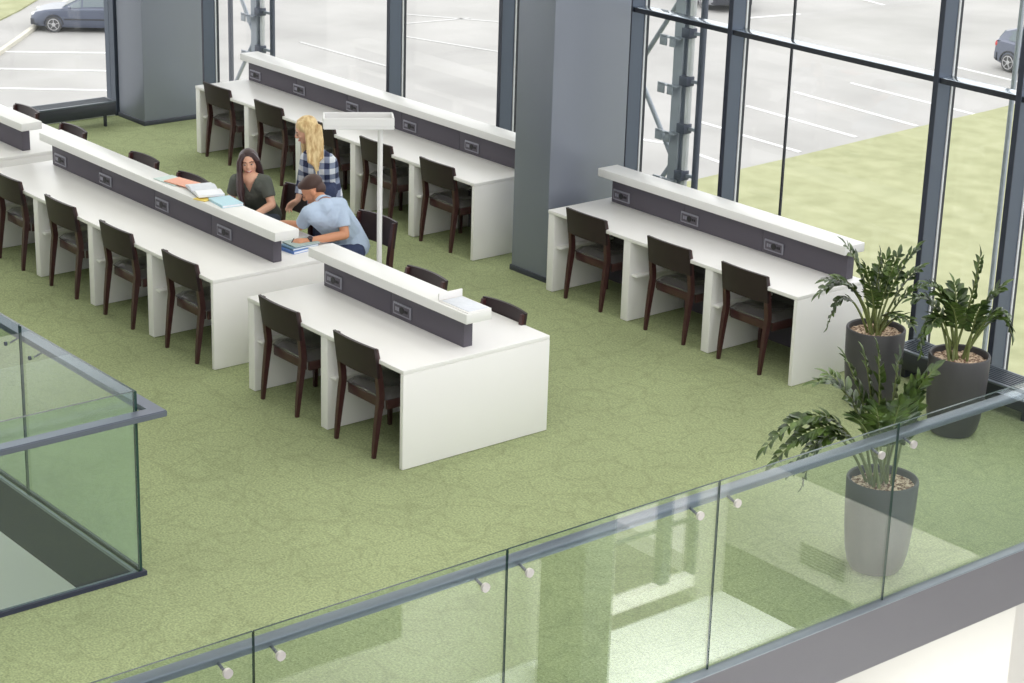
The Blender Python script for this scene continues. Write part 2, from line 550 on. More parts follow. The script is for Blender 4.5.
bm = new_bm()
for k in range(7):
    z = -2.185 + k * 0.03
    box(bm, -4.06, -3.54, 12.725, 12.738, z, z + 0.012)
obj('slats', bm, M['dark_plaster'], g)

# ceiling over the reading floor, solid wall at its near side (both out of the picture)
bm = new_bm()
box(bm, UEND, -7.6, -9.0, 13.2, 6.4, 6.7)
struct('ceiling', bm, M['plaster'], smooth=False)
bm = new_bm()
box(bm, UEND, 7.0, -9.3, -9.0, -3.0, 6.7)
struct('wall_near', bm, M['grey_wall'], smooth=False)

# pillars
def pillar(name, u0, u1, v0, v1):
    bm = new_bm()
    bbox(bm, u0, u1, v0, v1, 0.0, 6.4, 0.008, 3)
    p = struct(name, bm, M['column'])
    bm = new_bm()
    bbox(bm, u0 - 0.012, u1 + 0.012, v0 - 0.012, v1, 0.0, 0.05, 0.004)
    struct('skirting', bm, M['skirting'], p)
pillar('pillar_corner', -21.12, -20.54, 11.62, 12.40)
pillar('pillar_middle', -13.92, -13.43, 11.62, 12.51)

# glass wall
MU = [(-21.08, True), (-17.37, True), (-15.53, True), (-13.69, True), (-12.43, True), (-10.17, True), (-9.38, True), (-7.6, True), (-5.9, True), (-4.2, True), (-2.5, True)]
ZTOP, ZBOT, ZTR = 6.4, -8.0, 2.33
def mullion(bm, bw, bc, bf, u):
    zb = ZBOT if u < -7 else 0.0
    box(bm, u, u + 0.048, 12.72, 12.875, zb, ZTOP)                # box section
    box(bw, u + 0.0, u + 0.058, 12.8755, 12.8915, zb, ZTOP)       # white glazing bead
    box(bc, u - 0.002, u + 0.052, 12.892, 12.93, zb, ZTOP)        # outer cover cap
    box(bf, u, u + 0.048, 12.712, 12.7195, zb, ZTOP)              # front face, its shade put in as a darker strip
def window(n, ua, ub, joint=False):
    w = sroot('window_%d' % n)
    w.location = (ua, VGL, 0)
    bm, bw, bc, bf = new_bm(), new_bm(), new_bm(), new_bm()
    mullion(bm, bw, bc, bf, ua)
    obj('front_shade', bf, M['front'], w)
    obj('mullion', bm, M['mullion'], w)
    obj('glazing_bead', bw, M['gasket'], w)
    obj('cover_cap', bc, M['mullion_cap'], w)
    bm = new_bm()
    for z in (ZTR, -0.02):
        bbox(bm, ua + 0.05, ub, 12.735, 12.875, z - 0.022, z + 0.022, 0.003)
    obj('transom', bm, M['transom_top'], w)
    bm = new_bm()
    for z in (ZTR, -0.02):
        box(bm, ua + 0.05, ub, 12.728, 12.735, z - 0.024, z + 0.018)
    obj('transom_face', bm, M['mullion_cap'], w)
    bm = new_bm()
    us = [ua + 0.062, ub - 0.002]
    if joint:
        um = -11.83
        us = [ua + 0.062, um - 0.006, um + 0.006, ub - 0.002]
        bj = new_bm()
        box(bj, um - 0.009, um + 0.009, 12.873, 12.892, 0.0, ZTOP)
        obj('glass_joint', bj, M['mullion_cap'], w)
    for a, b in zip(us[::2], us[1::2]):
        box(bm, a, b, 12.876, 12.888, 0.0, ZTOP)
    obj('pane', bm, M['glass_wall'], w, smooth=False)
for i, ((a, _), (b, _)) in enumerate(zip(MU, MU[1:])):
    window(i + 1, a, b, joint=(i == 4))
bm = new_bm()
bw, bc, bf = new_bm(), new_bm(), new_bm()
mullion(bm, bw, bc, bf, MU[-1][0])
bw.free()
bf.free()
struct('trim_5', bm, M['mullion'])
struct('trim_6', bc, M['mullion_cap'])
# end glass wall (window behind the corner pillar)
w = sroot('window_%d' % len(MU))
w.location = (UEND, 8, 0)
for name, vs in (('mullion', (11.60, 7.7, 4.0)),):
    for v in vs:
        bm = new_bm()
        box(bm, UEND - 0.1, UEND + 0.11, v, v + 0.09, 0, ZTOP)
        obj('mullion', bm, M['mullion'], w)
        bm = new_bm()
        box(bm, UEND - 0.1, UEND + 0.115, v + 0.092, v + 0.13, 0, ZTOP)
        obj('cover_cap', bm, M['mullion_cap'], w)
bm = new_bm()
box(bm, UEND - 0.006, UEND + 0.006, -2.0, 11.60, 0.0, ZTOP)
obj('pane', bm, M['glass_wall'], w, smooth=False)
bm = new_bm()
box(bm, UEND - 0.1, UEND + 0.08, -2.0, 11.60, 0.0, 0.06)
obj('transom', bm, M['gasket'], w)
bm = new_bm()
box(bm, UEND - 0.2, UEND, -9.0, -2.0, -0.38, ZTOP)
struct('wall_end', bm, M['plaster'], smooth=False)

# ------------------------------------------------------------------ floor convectors
def convector(label, u0, u1, v0, v1, along, z0=0.11, z1=0.29):
    t = thing('floor_convector', label, 'radiator', ((u0 + u1) / 2, (v0 + v1) / 2, 0), group='floor convectors along the glass')
    bm = new_bm()
    bbox(bm, u0, u1, v0, v1, z0, z1 - 0.012, 0.006)
    obj('casing', bm, M['convector'], t)
    bm = new_bm()
    bbox(bm, u0 - 0.004, u1 + 0.004, v0 - 0.004, v0 + 0.022, z1 - 0.018, z1, 0.003)
    bbox(bm, u0 - 0.004, u1 + 0.004, v1 - 0.022, v1 + 0.004, z1 - 0.018, z1, 0.003)
    bbox(bm, u0 - 0.004, u0 + 0.022, v0, v1, z1 - 0.018, z1, 0.003)
    bbox(bm, u1 - 0.022, u1 + 0.004, v0, v1, z1 - 0.018, z1, 0.003)
    if along == 'u':
        n = int((v1 - v0) / 0.032)
        for k in range(1, n):
            v = v0 + k * (v1 - v0) / n
            box(bm, u0, u1, v - 0.006, v + 0.006, z1 - 0.016, z1 - 0.003)
    else:
        n = int((u1 - u0) / 0.032)
        for k in range(1, n):
            u = u0 + k * (u1 - u0) / n
            box(bm, u - 0.006, u + 0.006, v0, v1, z1 - 0.016, z1 - 0.003)
    obj('top_grille', bm, M['convector_top'], t)
    L = (u1 - u0) if along == 'u' else (v1 - v0)
    n = max(2, int(L / 1.0) + 1)
    for k in range(n):
        bm = new_bm()
        f = 0.12 + (L - 0.24) * k / (n - 1)
        if along == 'u':
            box(bm, u0 + f - 0.02, u0 + f + 0.02, v0 + 0.03, v1 - 0.03, 0, z0)
        else:
            box(bm, u1 - 0.07, u1 - 0.03, v0 + f - 0.012, v0 + f + 0.012, 0, z0)
        obj('foot', bm, M['convector'], t)
    return t
convector('long low black convector under the end window beside the corner pillar', -20.97, -20.72, 7.4, 11.36, 'v', 0.13)
convector('low black slatted convector behind the potted plants at the glass wall', -10.05, -7.45, 12.36, 12.66, 'u', 0.08, 0.24)

# ------------------------------------------------------------------ study desks
def desk(label, u0, u1, n, v0, v1, pv0, pv1, cu0, cu1, cv0, cv1, pu0, pu1, socks, double):
    t = thing('study_desk', label, 'desk', ((u0 + u1) / 2, (v0 + v1) / 2, 0), group='white rows of study desks')
    bm = new_bm()
    bbox(bm, u0, u1 - 0.002, v0, v1, ZT - 0.032, ZT, 0.004)
    obj('desktop', bm, M['white'], t)
    bm = new_bm()
    bbox(bm, u1 - 0.036, u1, v0, v1, 0.004, ZT - 0.0325, 0.003)
    obj('end_panel', bm, M['white'], t)
    bays = [u0] + [u0 + 0.045 + (u1 - u0 - 0.045) * k / n for k in range(1, n)]
    sides = [(v0, 1)] + ([(v1, -1)] if double else [])
    mid = (pv0 + pv1) / 2
    for k, u in enumerate(bays):
        w_ = 0.085
        ua = u if k == 0 else u - w_ / 2
        bm = new_bm()
        bbox(bm, ua, ua + w_, v0 + 0.006, v1 - (0.006 if double else 0.004), 0.004, ZT - 0.0325, 0.003)
        sp = obj('support_panel', bm, M['white'], t)
        for vs, sg in sides:                       # small shelf on the right of each support
            bm = new_bm()
            a, b = sorted((vs + sg * 0.03, mid - sg * 0.03))
            bbox(bm, ua + w_ + 0.0005, ua + w_ + 0.07, a, b, 0.40, 0.42, 0.003)
            obj('shelf', bm, M['white'], sp)
    bm = new_bm()
    box(bm, u0 + 0.09, u1 - 0.037, mid - 0.012, mid + 0.012, 0.004, ZT - 0.033)
    obj('modesty_panel', bm, M['grey_panel'], t)
    cuts = [pu0] + [pu0 + (pu1 - pu0) * k / n for k in range(1, n)] + [pu1]
    for k in range(n):
        bm = new_bm()
        bbox(bm, cuts[k] + (0.0025 if k else 0), cuts[k + 1] - (0.0025 if k < n - 1 else 0), pv0, pv1, ZT + 0.0005, 0.972, 0.003)
        obj('divider_panel', bm, M['grey_panel'], t)
    bm = new_bm()
    bbox(bm, cu0, cu1, cv0, cv1, 0.9725, 1.045, 0.004)
    obj('divider_shelf', bm, M['white_edge'], t)
    for u, sg in [(u, -1) for u in socks] + ([(u, 1) for u in socks] if double else []):
        vf = pv0 if sg < 0 else pv1
        bm = new_bm()
        a, b = sorted((vf, vf + sg * 0.012))
        bbox(bm, u - 0.108, u + 0.108, a, b, 0.772, 0.868, 0.006)
        s = obj('power_socket', bm, M['socket_plate'], t)
        bm = new_bm()
        a, b = sorted((vf + sg * 0.0121, vf + sg * 0.015))
        box(bm, u - 0.092, u + 0.092, a, b, 0.787, 0.853)
        obj('socket_face', bm, M['grey_panel'], s)
        bm = new_bm()
        c, d = sorted((vf + sg * 0.0151, vf + sg * 0.019))
        r = bmesh.ops.create_cone(bm, cap_ends=True, segments=20, radius1=0.026, radius2=0.026, depth=0.004,
                                  matrix=Matrix.Translation((u + 0.005, (c + d) / 2, 0.822)) @ Matrix.Rotation(PI / 2, 4, 'X'))
        obj('outlet', bm, M['socket_black'], s)
        bm = new_bm()
        for dx in (0.04, 0.062):
            box(bm, u + dx, u + dx + 0.014, c, d, 0.812, 0.832)
        obj('data_port', bm, M['socket_black'], s)
        bm = new_bm()
        for dx in (-0.07, -0.045):
            box(bm, u + dx, u + dx + 0.018, c, d, 0.808, 0.836)
        obj('cover_plate', bm, M['socket_plate'], s)
    return t

desk('short white double-sided desk for two per side, nearest the front balustrade', -12.674, -10.697, 2, 7.998, 9.315, 8.633, 8.712, -12.65, -10.692, 8.535, 8.76, -12.58, -10.841, [-12.44, -11.562], True)
desk('long white double-sided desk with books on top and students behind it', -17.13, -13.162, 4, 7.998, 9.315, 8.633, 8.712, -17.03, -13.11, 8.535, 8.76, -16.98, -13.286, [-16.814, -15.977, -14.999, -14.003], True)
desk('white double-sided desk cut by left edge of the picture, towards the end window', -19.43, -17.45, 2, 7.998, 9.315, 8.633, 8.712, -19.38, -17.41, 8.548, 8.76, -19.3, -17.576, [-19.2, -18.3], True)
desk('long white desk against the far glass wall between the two slate pillars', -19.18, -14.31, 5, 11.48, 12.26, 12.125, 12.205, -19.13, -14.27, 12.02, 12.25, -19.12, -14.42, [-18.978, -18.121, -17.142, -16.155, -15.16], False)
desk('white desk for three against the glass wall, between slate pillar and potted plants', -13.27, -10.288, 3, 11.48, 12.26, 12.125, 12.205, -13.24, -10.32, 12.02, 12.25, -13.158, -10.376, [-13.025, -12.158, -11.165], False)

# ------------------------------------------------------------------ chairs
def make_chair():
    """faces +y; origin on the floor under the rear legs' feet"""
    t = thing('study_chair', '', 'chair')
    W = 0.25
    def stile_y(z):
        if z < 0.45:
            return 0.055 * (z / 0.45) ** 1.2
        return 0.055 - 0.05 * ((z - 0.45) / 0.37) ** 1.2
    for s in (-1, 1):
        bm = new_bm()
        zs = [0, 0.1, 0.2, 0.3, 0.38, 0.45, 0.52, 0.6, 0.68, 0.75, 0.815]
        rings = []
        for z in zs:
            k = z / 0.45 if z < 0.45 else 1 - (z - 0.45) / 0.6
            hw, hd = 0.014 + 0.006 * min(1, k), 0.014 + 0.011 * k
            x = s * (W - 0.02)
            y = stile_y(z)
            rings.append([bm.verts.new((x + a * hw, y + b * hd, z)) for a, b in ((-1, -1), (1, -1), (1, 1), (-1, 1))])
        for a, b in zip(rings, rings[1:]):
            for k in range(4):
                bm.faces.new((a[k], a[(k + 1) % 4], b[(k + 1) % 4], b[k]))
        bm.faces.new(rings[0][::-1]); bm.faces.new(rings[-1])
        bmesh.ops.bevel(bm, geom=[e for e in bm.edges if abs((e.verts[0].co - e.verts[1].co).normalized().z) > 0.6], offset=0.004, segments=2, affect='EDGES')
        obj('rear_leg', bm, M['wood'], t)
        bm = new_bm()
        x = s * (W - 0.022)
        rings = [[bm.verts.new((x + a * h, 0.475 + b * h, z)) for a, b in ((-1, -1), (1, -1), (1, 1), (-1, 1))] for z, h in ((0, 0.013), (0.42, 0.019))]
        for k in range(4):
            bm.faces.new((rings[0][k], rings[0][(k + 1) % 4], rings[1][(k + 1) % 4], rings[1][k]))
        bm.faces.new(rings[0][::-1]); bm.faces.new(rings[1])
        obj('front_leg', bm, M['wood'], t)
    bm = new_bm()
    y0, y1 = 0.105, 0.455
    for a, b, c, d in ((-W + 0.042, W - 0.042, y1 + 0.003, y1 + 0.023), (-W + 0.042, W - 0.042, 0.085, 0.105), (-W + 0.008, -W + 0.03, y0, y1), (W - 0.03, W - 0.008, y0, y1)):
        bbox(bm, a, b, c, d, 0.345, 0.415, 0.003)
    obj('seat_rail', bm, M['wood'], t)
    bm = new_bm()
    n = 10
    top, bot = [], []
    for j in range(n + 1):
        for i in range(n + 1):
            fx, fy = i / n * 2 - 1, j / n * 2 - 1
            x = fx * (W - 0.006 - 0.012 * (fy < -0.8))
            y = 0.295 + fy * 0.205
            e = max(abs(fx), abs(fy))
            dz = 0.05 * (1 - e ** 6) + 0.004 * (1 - fx * fx)
            top.append(bm.verts.new((x, y, 0.418 + 0.006 + dz)))
            bot.append(bm.verts.new((x, y, 0.416)))
    for j in range(n):
        for i in range(n):
            q = j * (n + 1) + i
            bm.faces.new((top[q], top[q + 1], top[q + n + 2], top[q + n + 1]))
            bm.faces.new((bot[q], bot[q + n + 1], bot[q + n + 2], bot[q + 1]))
    ed = [i for i in range(n + 1)] + [(j + 1) * (n + 1) - 1 for j in range(1, n + 1)] + [n * (n + 1) + i for i in range(n - 1, -1, -1)] + [j * (n + 1) for j in range(n - 1, 0, -1)]
    for a, b in zip(ed, ed[1:] + ed[:1]):
        bm.faces.new((top[a], bot[a], bot[b], top[b]))
    obj('seat', bm, M['leather'], t)
    bm = new_bm()                              # curved back board
    n, mz = 12, 5
    f, b_ = [], []
    for j in range(mz + 1):
        z = 0.598 + 0.227 * j / mz
        for i in range(n + 1):
            fx = i / n * 2 - 1
            y = stile_y(z) - 0.012 - 0.028 * (1 - fx * fx)
            x = fx * W
            zz = z + (0.006 * (1 - fx * fx) if j == mz else 0)
            f.append(bm.verts.new((x, y - 0.011, zz)))
            b_.append(bm.verts.new((x, y + 0.011, zz)))
    for j in range(mz):
        for i in range(n):
            q = j * (n + 1) + i
            bm.faces.new((f[q], f[q + 1], f[q + n + 2], f[q + n + 1]))
            bm.faces.new((b_[q], b_[q + n + 1], b_[q + n + 2], b_[q + 1]))
    ed = [i for i in range(n + 1)] + [(j + 1) * (n + 1) - 1 for j in range(1, mz + 1)] + [mz * (n + 1) + i for i in range(n - 1, -1, -1)] + [j * (n + 1) for j in range(mz - 1, 0, -1)]
    for a, b in zip(ed, ed[1:] + ed[:1]):
        bm.faces.new((f[a], b_[a], b_[b], f[b]))
    obj('backrest', bm, M['veneer'], t)
    return t

chair0 = make_chair()
used = []
def chair(u, v, rot, label, group):
    o = chair0 if not used else copy_tree(chair0)
    used.append(o)
    o.location = (u, v, 0)
    o.rotation_euler = (0, 0, rot)
    o['label'] = label
    o['group'] = group
    return o
ORD = ['first', 'second', 'third', 'fourth', 'fifth']
for k, u in enumerate((-18.725, -17.725, -16.80, -15.84, -14.87)):
    lab = ['dark wooden chair at far glass-wall desk, nearest the corner pillar',
           'dark chair at far glass-wall desk, second from the corner pillar',
           'dark chair at far glass-wall desk, mostly hidden behind the plaid shirt',
           'dark chair at far glass-wall desk, partly behind the white floor lamp pole',
           'dark chair at far glass-wall desk, nearest the middle pillar'][k]
    chair(u, 11.475, 0, lab, 'chairs at the far glass wall desk')
for k, u in enumerate((-12.76, -11.73, -10.86)):
    lab = ['dark chair at the three-seat glass-wall desk, right beside the slate pillar',
           'dark chair in the middle of the three-seat glass-wall desk',
           'dark chair at the three-seat glass-wall desk, nearest the plants'][k]
    chair(u, 11.475, 0, lab, 'chairs at the three-seat glass wall desk')
for k, u in enumerate((-12.2, -11.23)):
    lab = ['dark chair in front of the short desk, beside the gap to the long desk',
           'dark chair in front of the short desk, next to its big white end panel'][k]
    chair(u, 7.972, 0, lab, 'chairs in front of the short desk')
for k, u in enumerate((-16.57, -15.58, -14.62, -13.61)):
    lab = ['dark chair in front of the long desk, cut by the left picture edge',
           'dark chair in front of the long desk, second from the left picture edge',
           'dark chair in front of the long desk, third from the left picture edge',
           'dark chair in front of the long desk, nearest the short desk'][k]
    chair(u, 7.972, 0, lab, 'chairs in front of the long desk')
for u, lab in ((-18.84, 'chair top showing behind the left-edge desk, close to the black convector'),
               (-17.86, 'chair top showing behind the gap between left-edge desk and long desk'),
               (-16.5, 'chair top showing behind the long desk, left of the books'),
               (-15.64, 'chair top showing behind the salmon folder and open papers'),
               (-12.18, 'chair top showing behind the short desk, near the lamp pole'),
               (-11.23, 'chair top showing behind the short desk, by its white paper tray')):
    chair(u, 9.318, PI, lab, 'chairs tucked in behind the double desks')
chair(-14.78, 9.90, PI, 'dark chair the seated woman in the green-grey shirt sits on', 'chairs pulled out behind the long desk')
chair(-13.69, 9.94, PI + 0.06, 'dark pulled-out chair the man in light blue sits on', 'chairs pulled out behind the long desk')

# ------------------------------------------------------------------ glass balustrades
def pane(name, bm_args, t, m, axis):
    bm = new_bm()
    vs, fs = box(bm, *bm_args)
    for f in fs:
        n = f.normal
    bm.normal_update()
    for f in fs:
        if abs(f.normal[axis]) < 0.5:
            f.material_index = 1
    return obj(name, bm, [m, M['glass_edge']], t, smooth=False)

def balustrade_front():
    t = thing('glass_balustrade', 'long glass balustrade with grey handrail across the bottom right floor edge', 'railing', (GU, 6.0, 0), group='glass balustrades')
    js = [-4.4, -2.9, -1.4, 0.1, 1.61, 3.125, 4.641, 6.161, 7.672, 9.17, 10.67, 12.17]
    for a, b in zip(js, js[1:]):
        pane('glass_panel', (GU - 0.007, GU + 0.007, a + 0.003, b - 0.003, -0.02, 1.178), t, M['glass_rail'], 0)
        for v in (a + 0.14, b - 0.15):
            bm = new_bm()
            tube(bm, [(GU + 0.0075, v, 1.012), (GU + 0.024, v, 1.012)], [0.025, 0.025], 20)
            s = obj('standoff', bm, M['chrome'], t)
            bm = new_bm()
            tube(bm, [(GU - 0.0075, v, 1.012), (GU - 0.088, v, 1.035)], [0.008, 0.008], 10)
            obj('pin', bm, M['steel_dark'], s)
    bm = new_bm()
    bbox(bm, GU - 0.145, GU - 0.065, -4.4, 12.3, 1.02, 1.062, 0.008, 3)
    obj('handrail', bm, M['rail'], t)
balustrade_front()

def balustrade_void():
    t = thing('glass_balustrade', 'glass balustrade corner with grey handrail around the stair opening at left', 'railing', (VU, VV, 0), group='glass balustrades')
    js = [VU + 0.009, -11.80, -13.3, -14.8]
    for i, (a, b) in enumerate(zip(js, js[1:])):
        pane('glass_panel', (b + 0.004, a - (0.004 if i else 0), VV - 0.009, VV + 0.009, -0.06, 1.21), t, M['glass_void'], 1)
    js = [VV - 0.0095, 4.2, 2.7]
    for i, (a, b) in enumerate(zip(js, js[1:])):
        pane('glass_panel', (VU - 0.009, VU + 0.009, b + 0.004, a - (0.004 if i else 0), -0.06, 1.21), t, M['glass_void'], 0)
    bm = new_bm()                                # mitred rail outside the glass
    for z0, z1 in ((1.06, 1.10),):
        o0, o1 = 0.055, 0.14
        poly = [(-15.2, VV + o0), (VU + o0, VV + o0), (VU + o0, 2.2), (VU + o1, 2.2), (VU + o1, VV + o1), (-15.2, VV + o1)]
        prism(bm, poly, z0, z1)
    bmesh.ops.bevel(bm, geom=list(bm.edges), offset=0.006, segments=2, affect='EDGES')
    obj('handrail', bm, M['rail'], t)
    for p, d in [((-11.64, VV), 'v'), ((-11.98, VV), 'v'), ((-13.1, VV), 'v'), ((VU, 5.5), 'u'), ((VU, 4.35), 'u'), ((VU, 4.05), 'u')]:
        bm = new_bm()
        if d == 'v':
            tube(bm, [(p[0], p[1] - 0.026, 1.03), (p[0], p[1] - 0.0125, 1.03)], [0.014] * 2, 16)
        else:
            tube(bm, [(p[0] - 0.026, p[1], 1.03), (p[0] - 0.0125, p[1], 1.03)], [0.014] * 2, 16)
        s = obj('standoff', bm, M['steel_dark'], t)
        bm = new_bm()
        q = Vector((p[0], p[1] + 0.0125, 1.03)) if d == 'v' else Vector((p[0] + 0.0125, p[1], 1.03))
        e = q + (Vector((0, 0.085, 0.03)) if d == 'v' else Vector((0.085, 0, 0.03)))
        tube(bm, [q, e], [0.006] * 2, 10)
        obj('pin', bm, M['steel_dark'], s)
    bm = new_bm()
    box(bm, -15.2, VU + 0.03, VV + 0.0125, VV + 0.03, 0.0, 0.03)
    box(bm, VU + 0.0125, VU + 0.03, 2.2, VV + 0.0125, 0.0, 0.03)
    obj('base_channel', bm, M['fascia_dark'], t)
    bm = new_bm()
    box(bm, -15.2, VU - 0.03, VV - 0.03, VV - 0.0125, 0.0, 0.02)
    box(bm, VU - 0.03, VU - 0.0125, 2.2, VV - 0.0125, 0.0, 0.02)
    obj('base_bead', bm, M['angle'], t)
balustrade_void()

# ------------------------------------------------------------------ potted plants
def leaf(bm, base, d, nrm, L, W):
    """one thick pointed leaflet, bent along its midrib"""
    d = d.normalized()
    s = d.cross(nrm).normalized()
    n = s.cross(d).normalized()
    cs = [(0.0, 0.12), (0.25, 0.8), (0.55, 1.0), (0.82, 0.6), (1.0, 0.02)]
    rows = []
    for t, w in cs:
        p = base + d * (L * t) - n * (0.18 * L * t * t)
        h = W / 2 * w
        rows.append([bm.verts.new(p - s * h + n * h * 0.35), bm.verts.new(p), bm.verts.new(p + s * h + n * h * 0.35)])
    for a, b in zip(rows, rows[1:]):
        for k in (0, 1):
            f = bm.faces.new((a[k], a[k + 1], b[k + 1], b[k]))
            f.material_index = 1

def bez(p0, p1, p2, t):
    return p0 * (1 - t) ** 2 + p1 * 2 * t * (1 - t) + p2 * t * t

def frond(t, base, mid, tip, n=9, L=0.085, rnd=None, start=0.36):
    L *= 1.22
    n = int(n * 1.15)
    bm = new_bm()
    pts = [bez(base, mid, tip, k / 12) for k in range(13)]
    tube(bm, pts, [0.011 - 0.008 * k / 12 for k in range(13)], 6)
    for f in bm.faces:
        f.material_index = 0
    side0 = None
    for k in range(n):
        u = start + (1 - start) * (k + 0.6) / n
        p = bez(base, mid, tip, min(u, 0.995))
        q = bez(base, mid, tip, min(u + 0.03, 1.0))
        q0 = bez(base, mid, tip, max(u - 0.03, 0))
        d = (q - q0).normalized()
        side = d.cross(Vector((0, 0, 1)))
        if side.length < 0.2:
            side = d.cross(Vector((0.6, 0.77, 0)))
        side.normalize()
        if side0 is not None and side.dot(side0) < 0:
            side = -side
        side0 = side
        up = side.cross(d).normalized()
        sz = L * (1 - 0.35 * abs(k / (n - 1) - 0.45) * 1.6) * rnd.uniform(0.85, 1.15)
        for s in (-1, 1):
            dd = d * rnd.uniform(0.45, 0.8) + side * s * rnd.uniform(0.75, 1.0) + up * rnd.uniform(-0.1, 0.45)
            leaf(bm, p + side * s * 0.004, dd, up + side * s * rnd.uniform(-0.5, 0.5), sz, sz * 0.52)
    leaf(bm, tip, (tip - bez(base, mid, tip, 0.93)), Vector((0.3, 0.3, 1)), L * 0.9, L * 0.42)
    return obj('frond', bm, [M['stalk'], M['leaf']], t)

RIGHT = Vector((math.sin(YAW), -math.cos(YAW), 0))
FWD = Vector((math.cos(YAW), math.sin(YAW), 0))
def potted(label, u, v, fr, seed, dead=()):
    """fr: fronds as (right, up, away) of the arch's middle and of the tip, measured from the pot's rim centre"""
    rnd = random.Random(seed)
    t = thing('potted_plant', label, 'potted plant', (u, v, 0), group='anthracite pots with glossy zz plants')
    bm = new_bm()
    H, R = 0.62, 0.226
    lathe(bm, [(0.12, 0.0), (0.155, 0.008), (0.18, 0.05), (0.199, 0.14), (0.213, 0.28), (0.222, 0.45), (R, H - 0.012), (R - 0.004, H - 0.002), (R - 0.012, H), (R - 0.02, H - 0.008), (R - 0.024, H - 0.06), (R - 0.024, H - 0.11), (0.05, H - 0.115)], 56, (u, v, 0))
    obj('pot', bm, M['pot'], t)
    bm = new_bm()
    # bark mulch: a lumpy disc with chips
    seg, rr = 36, 9
    prev = None
    cv = bm.verts.new((u, v, H - 0.045))
    for j in range(1, rr + 1):
        r = (R - 0.026) * j / rr
        ring = [bm.verts.new((u + r * math.cos(2 * PI * k / seg), v + r * math.sin(2 * PI * k / seg), H - 0.05 + rnd.uniform(-0.008, 0.012))) for k in range(seg)]
        for k in range(seg):
            if prev is None:
                bm.faces.new((cv, ring[k], ring[(k + 1) % seg]))
            else:
                bm.faces.new((prev[k], ring[k], ring[(k + 1) % seg], prev[(k + 1) % seg]))
        prev = ring
    o = obj('bark_mulch', bm, M['soil'], t)
    o['kind'] = 'stuff'
    for (mr, mu, mf), (tr, tu, tf), n, L in fr:
        a = rnd.uniform(0, 2 * PI)
        b0 = Vector((u, v, H - 0.06)) + Vector((math.cos(a), math.sin(a), 0)) * rnd.uniform(0.01, 0.07) + RIGHT * 0.05 * max(-1, min(1, tr * 2))
        P = lambda r, up, f: Vector((u, v, H)) + RIGHT * r + FWD * f + Vector((0, 0, up))
        frond(t, b0, P(mr, mu, mf), P(tr, tu, tf), n, L, rnd)
    return t
# front plant: long arms arching to the left, upright sprays, one reaching right
potted('potted plant standing behind the balustrade glass, arching fronds to the left', -7.70, 9.51, [
    ((-0.05, 0.5, 0.0), (-0.10, 0.82, 0.0), 10, 0.105), ((-0.08, 0.45, 0.06), (-0.17, 0.77, 0.06), 9, 0.105),
    ((-0.12, 0.46, 0.05), (-0.29, 0.77, 0.02), 9, 0.095), ((0.06, 0.48, 0.0), (0.25, 0.70, 0.04), 10, 0.10),
    ((0.06, 0.40, -0.05), (0.10, 0.56, -0.10), 8, 0.10), ((-0.18, 0.66, 0.05), (-0.45, 0.60, 0.05), 10, 0.09),
    ((-0.34, 0.72, -0.03), (-0.75, 0.20, -0.05), 15, 0.10), ((-0.30, 0.66, -0.10), (-0.70, 0.16, -0.16), 15, 0.10),
    ((-0.26, 0.58, -0.08), (-0.58, 0.10, -0.12), 13, 0.09), ((-0.36, 0.56, 0.04), (-0.49, -0.06, 0.03), 13, 0.075),
    ((-0.16, 0.52, 0.12), (-0.36, 0.60, 0.2), 9, 0.09), ((0.0, 0.38, -0.12), (0.02, 0.56, -0.2), 8, 0.105),
    ((0.03, 0.42, 0.12), (0.06, 0.72, 0.16), 9, 0.10), ((-0.06, 0.36, -0.12), (-0.12, 0.54, -0.2), 8, 0.10),
    ((-0.14, 0.40, -0.1), (-0.24, 0.46, -0.18), 8, 0.095), ((0.12, 0.36, 0.05), (0.17, 0.60, 0.1), 8, 0.09)], 3)
potted('potted plant against the end of the three-seat desk, by the glass wall', -9.69, 11.72, [
    ((-0.02, 0.32, 0.0), (-0.02, 0.56, 0.0), 8, 0.085), ((0.06, 0.36, 0.0), (0.24, 0.62, 0.0), 9, 0.095),
    ((0.05, 0.32, 0.05), (0.13, 0.54, 0.1), 8, 0.085), ((-0.1, 0.42, 0.0), (-0.27, 0.62, 0.05), 9, 0.095),
    ((-0.2, 0.52, -0.05), (-0.45, 0.28, -0.05), 12, 0.095), ((-0.28, 0.50, -0.1), (-0.38, 0.04, -0.08), 12, 0.07),
    ((-0.18, 0.46, -0.1), (-0.42, 0.40, -0.12), 9, 0.09), ((0.14, 0.32, -0.05), (0.30, 0.36, -0.1), 8, 0.085),
    ((0.14, 0.2, -0.1), (0.22, 0.10, -0.2), 7, 0.08), ((0.0, 0.3, 0.1), (0.06, 0.50, 0.16), 8, 0.085),
    ((0.16, 0.36, 0.05), (0.30, 0.46, 0.06), 8, 0.08), ((-0.06, 0.3, -0.06), (-0.14, 0.50, -0.1), 8, 0.085),
    ((0.06, 0.2, -0.12), (0.10, 0.16, -0.22), 6, 0.08), ((-0.06, 0.28, -0.1), (-0.10, 0.36, -0.18), 7, 0.085)], 11)
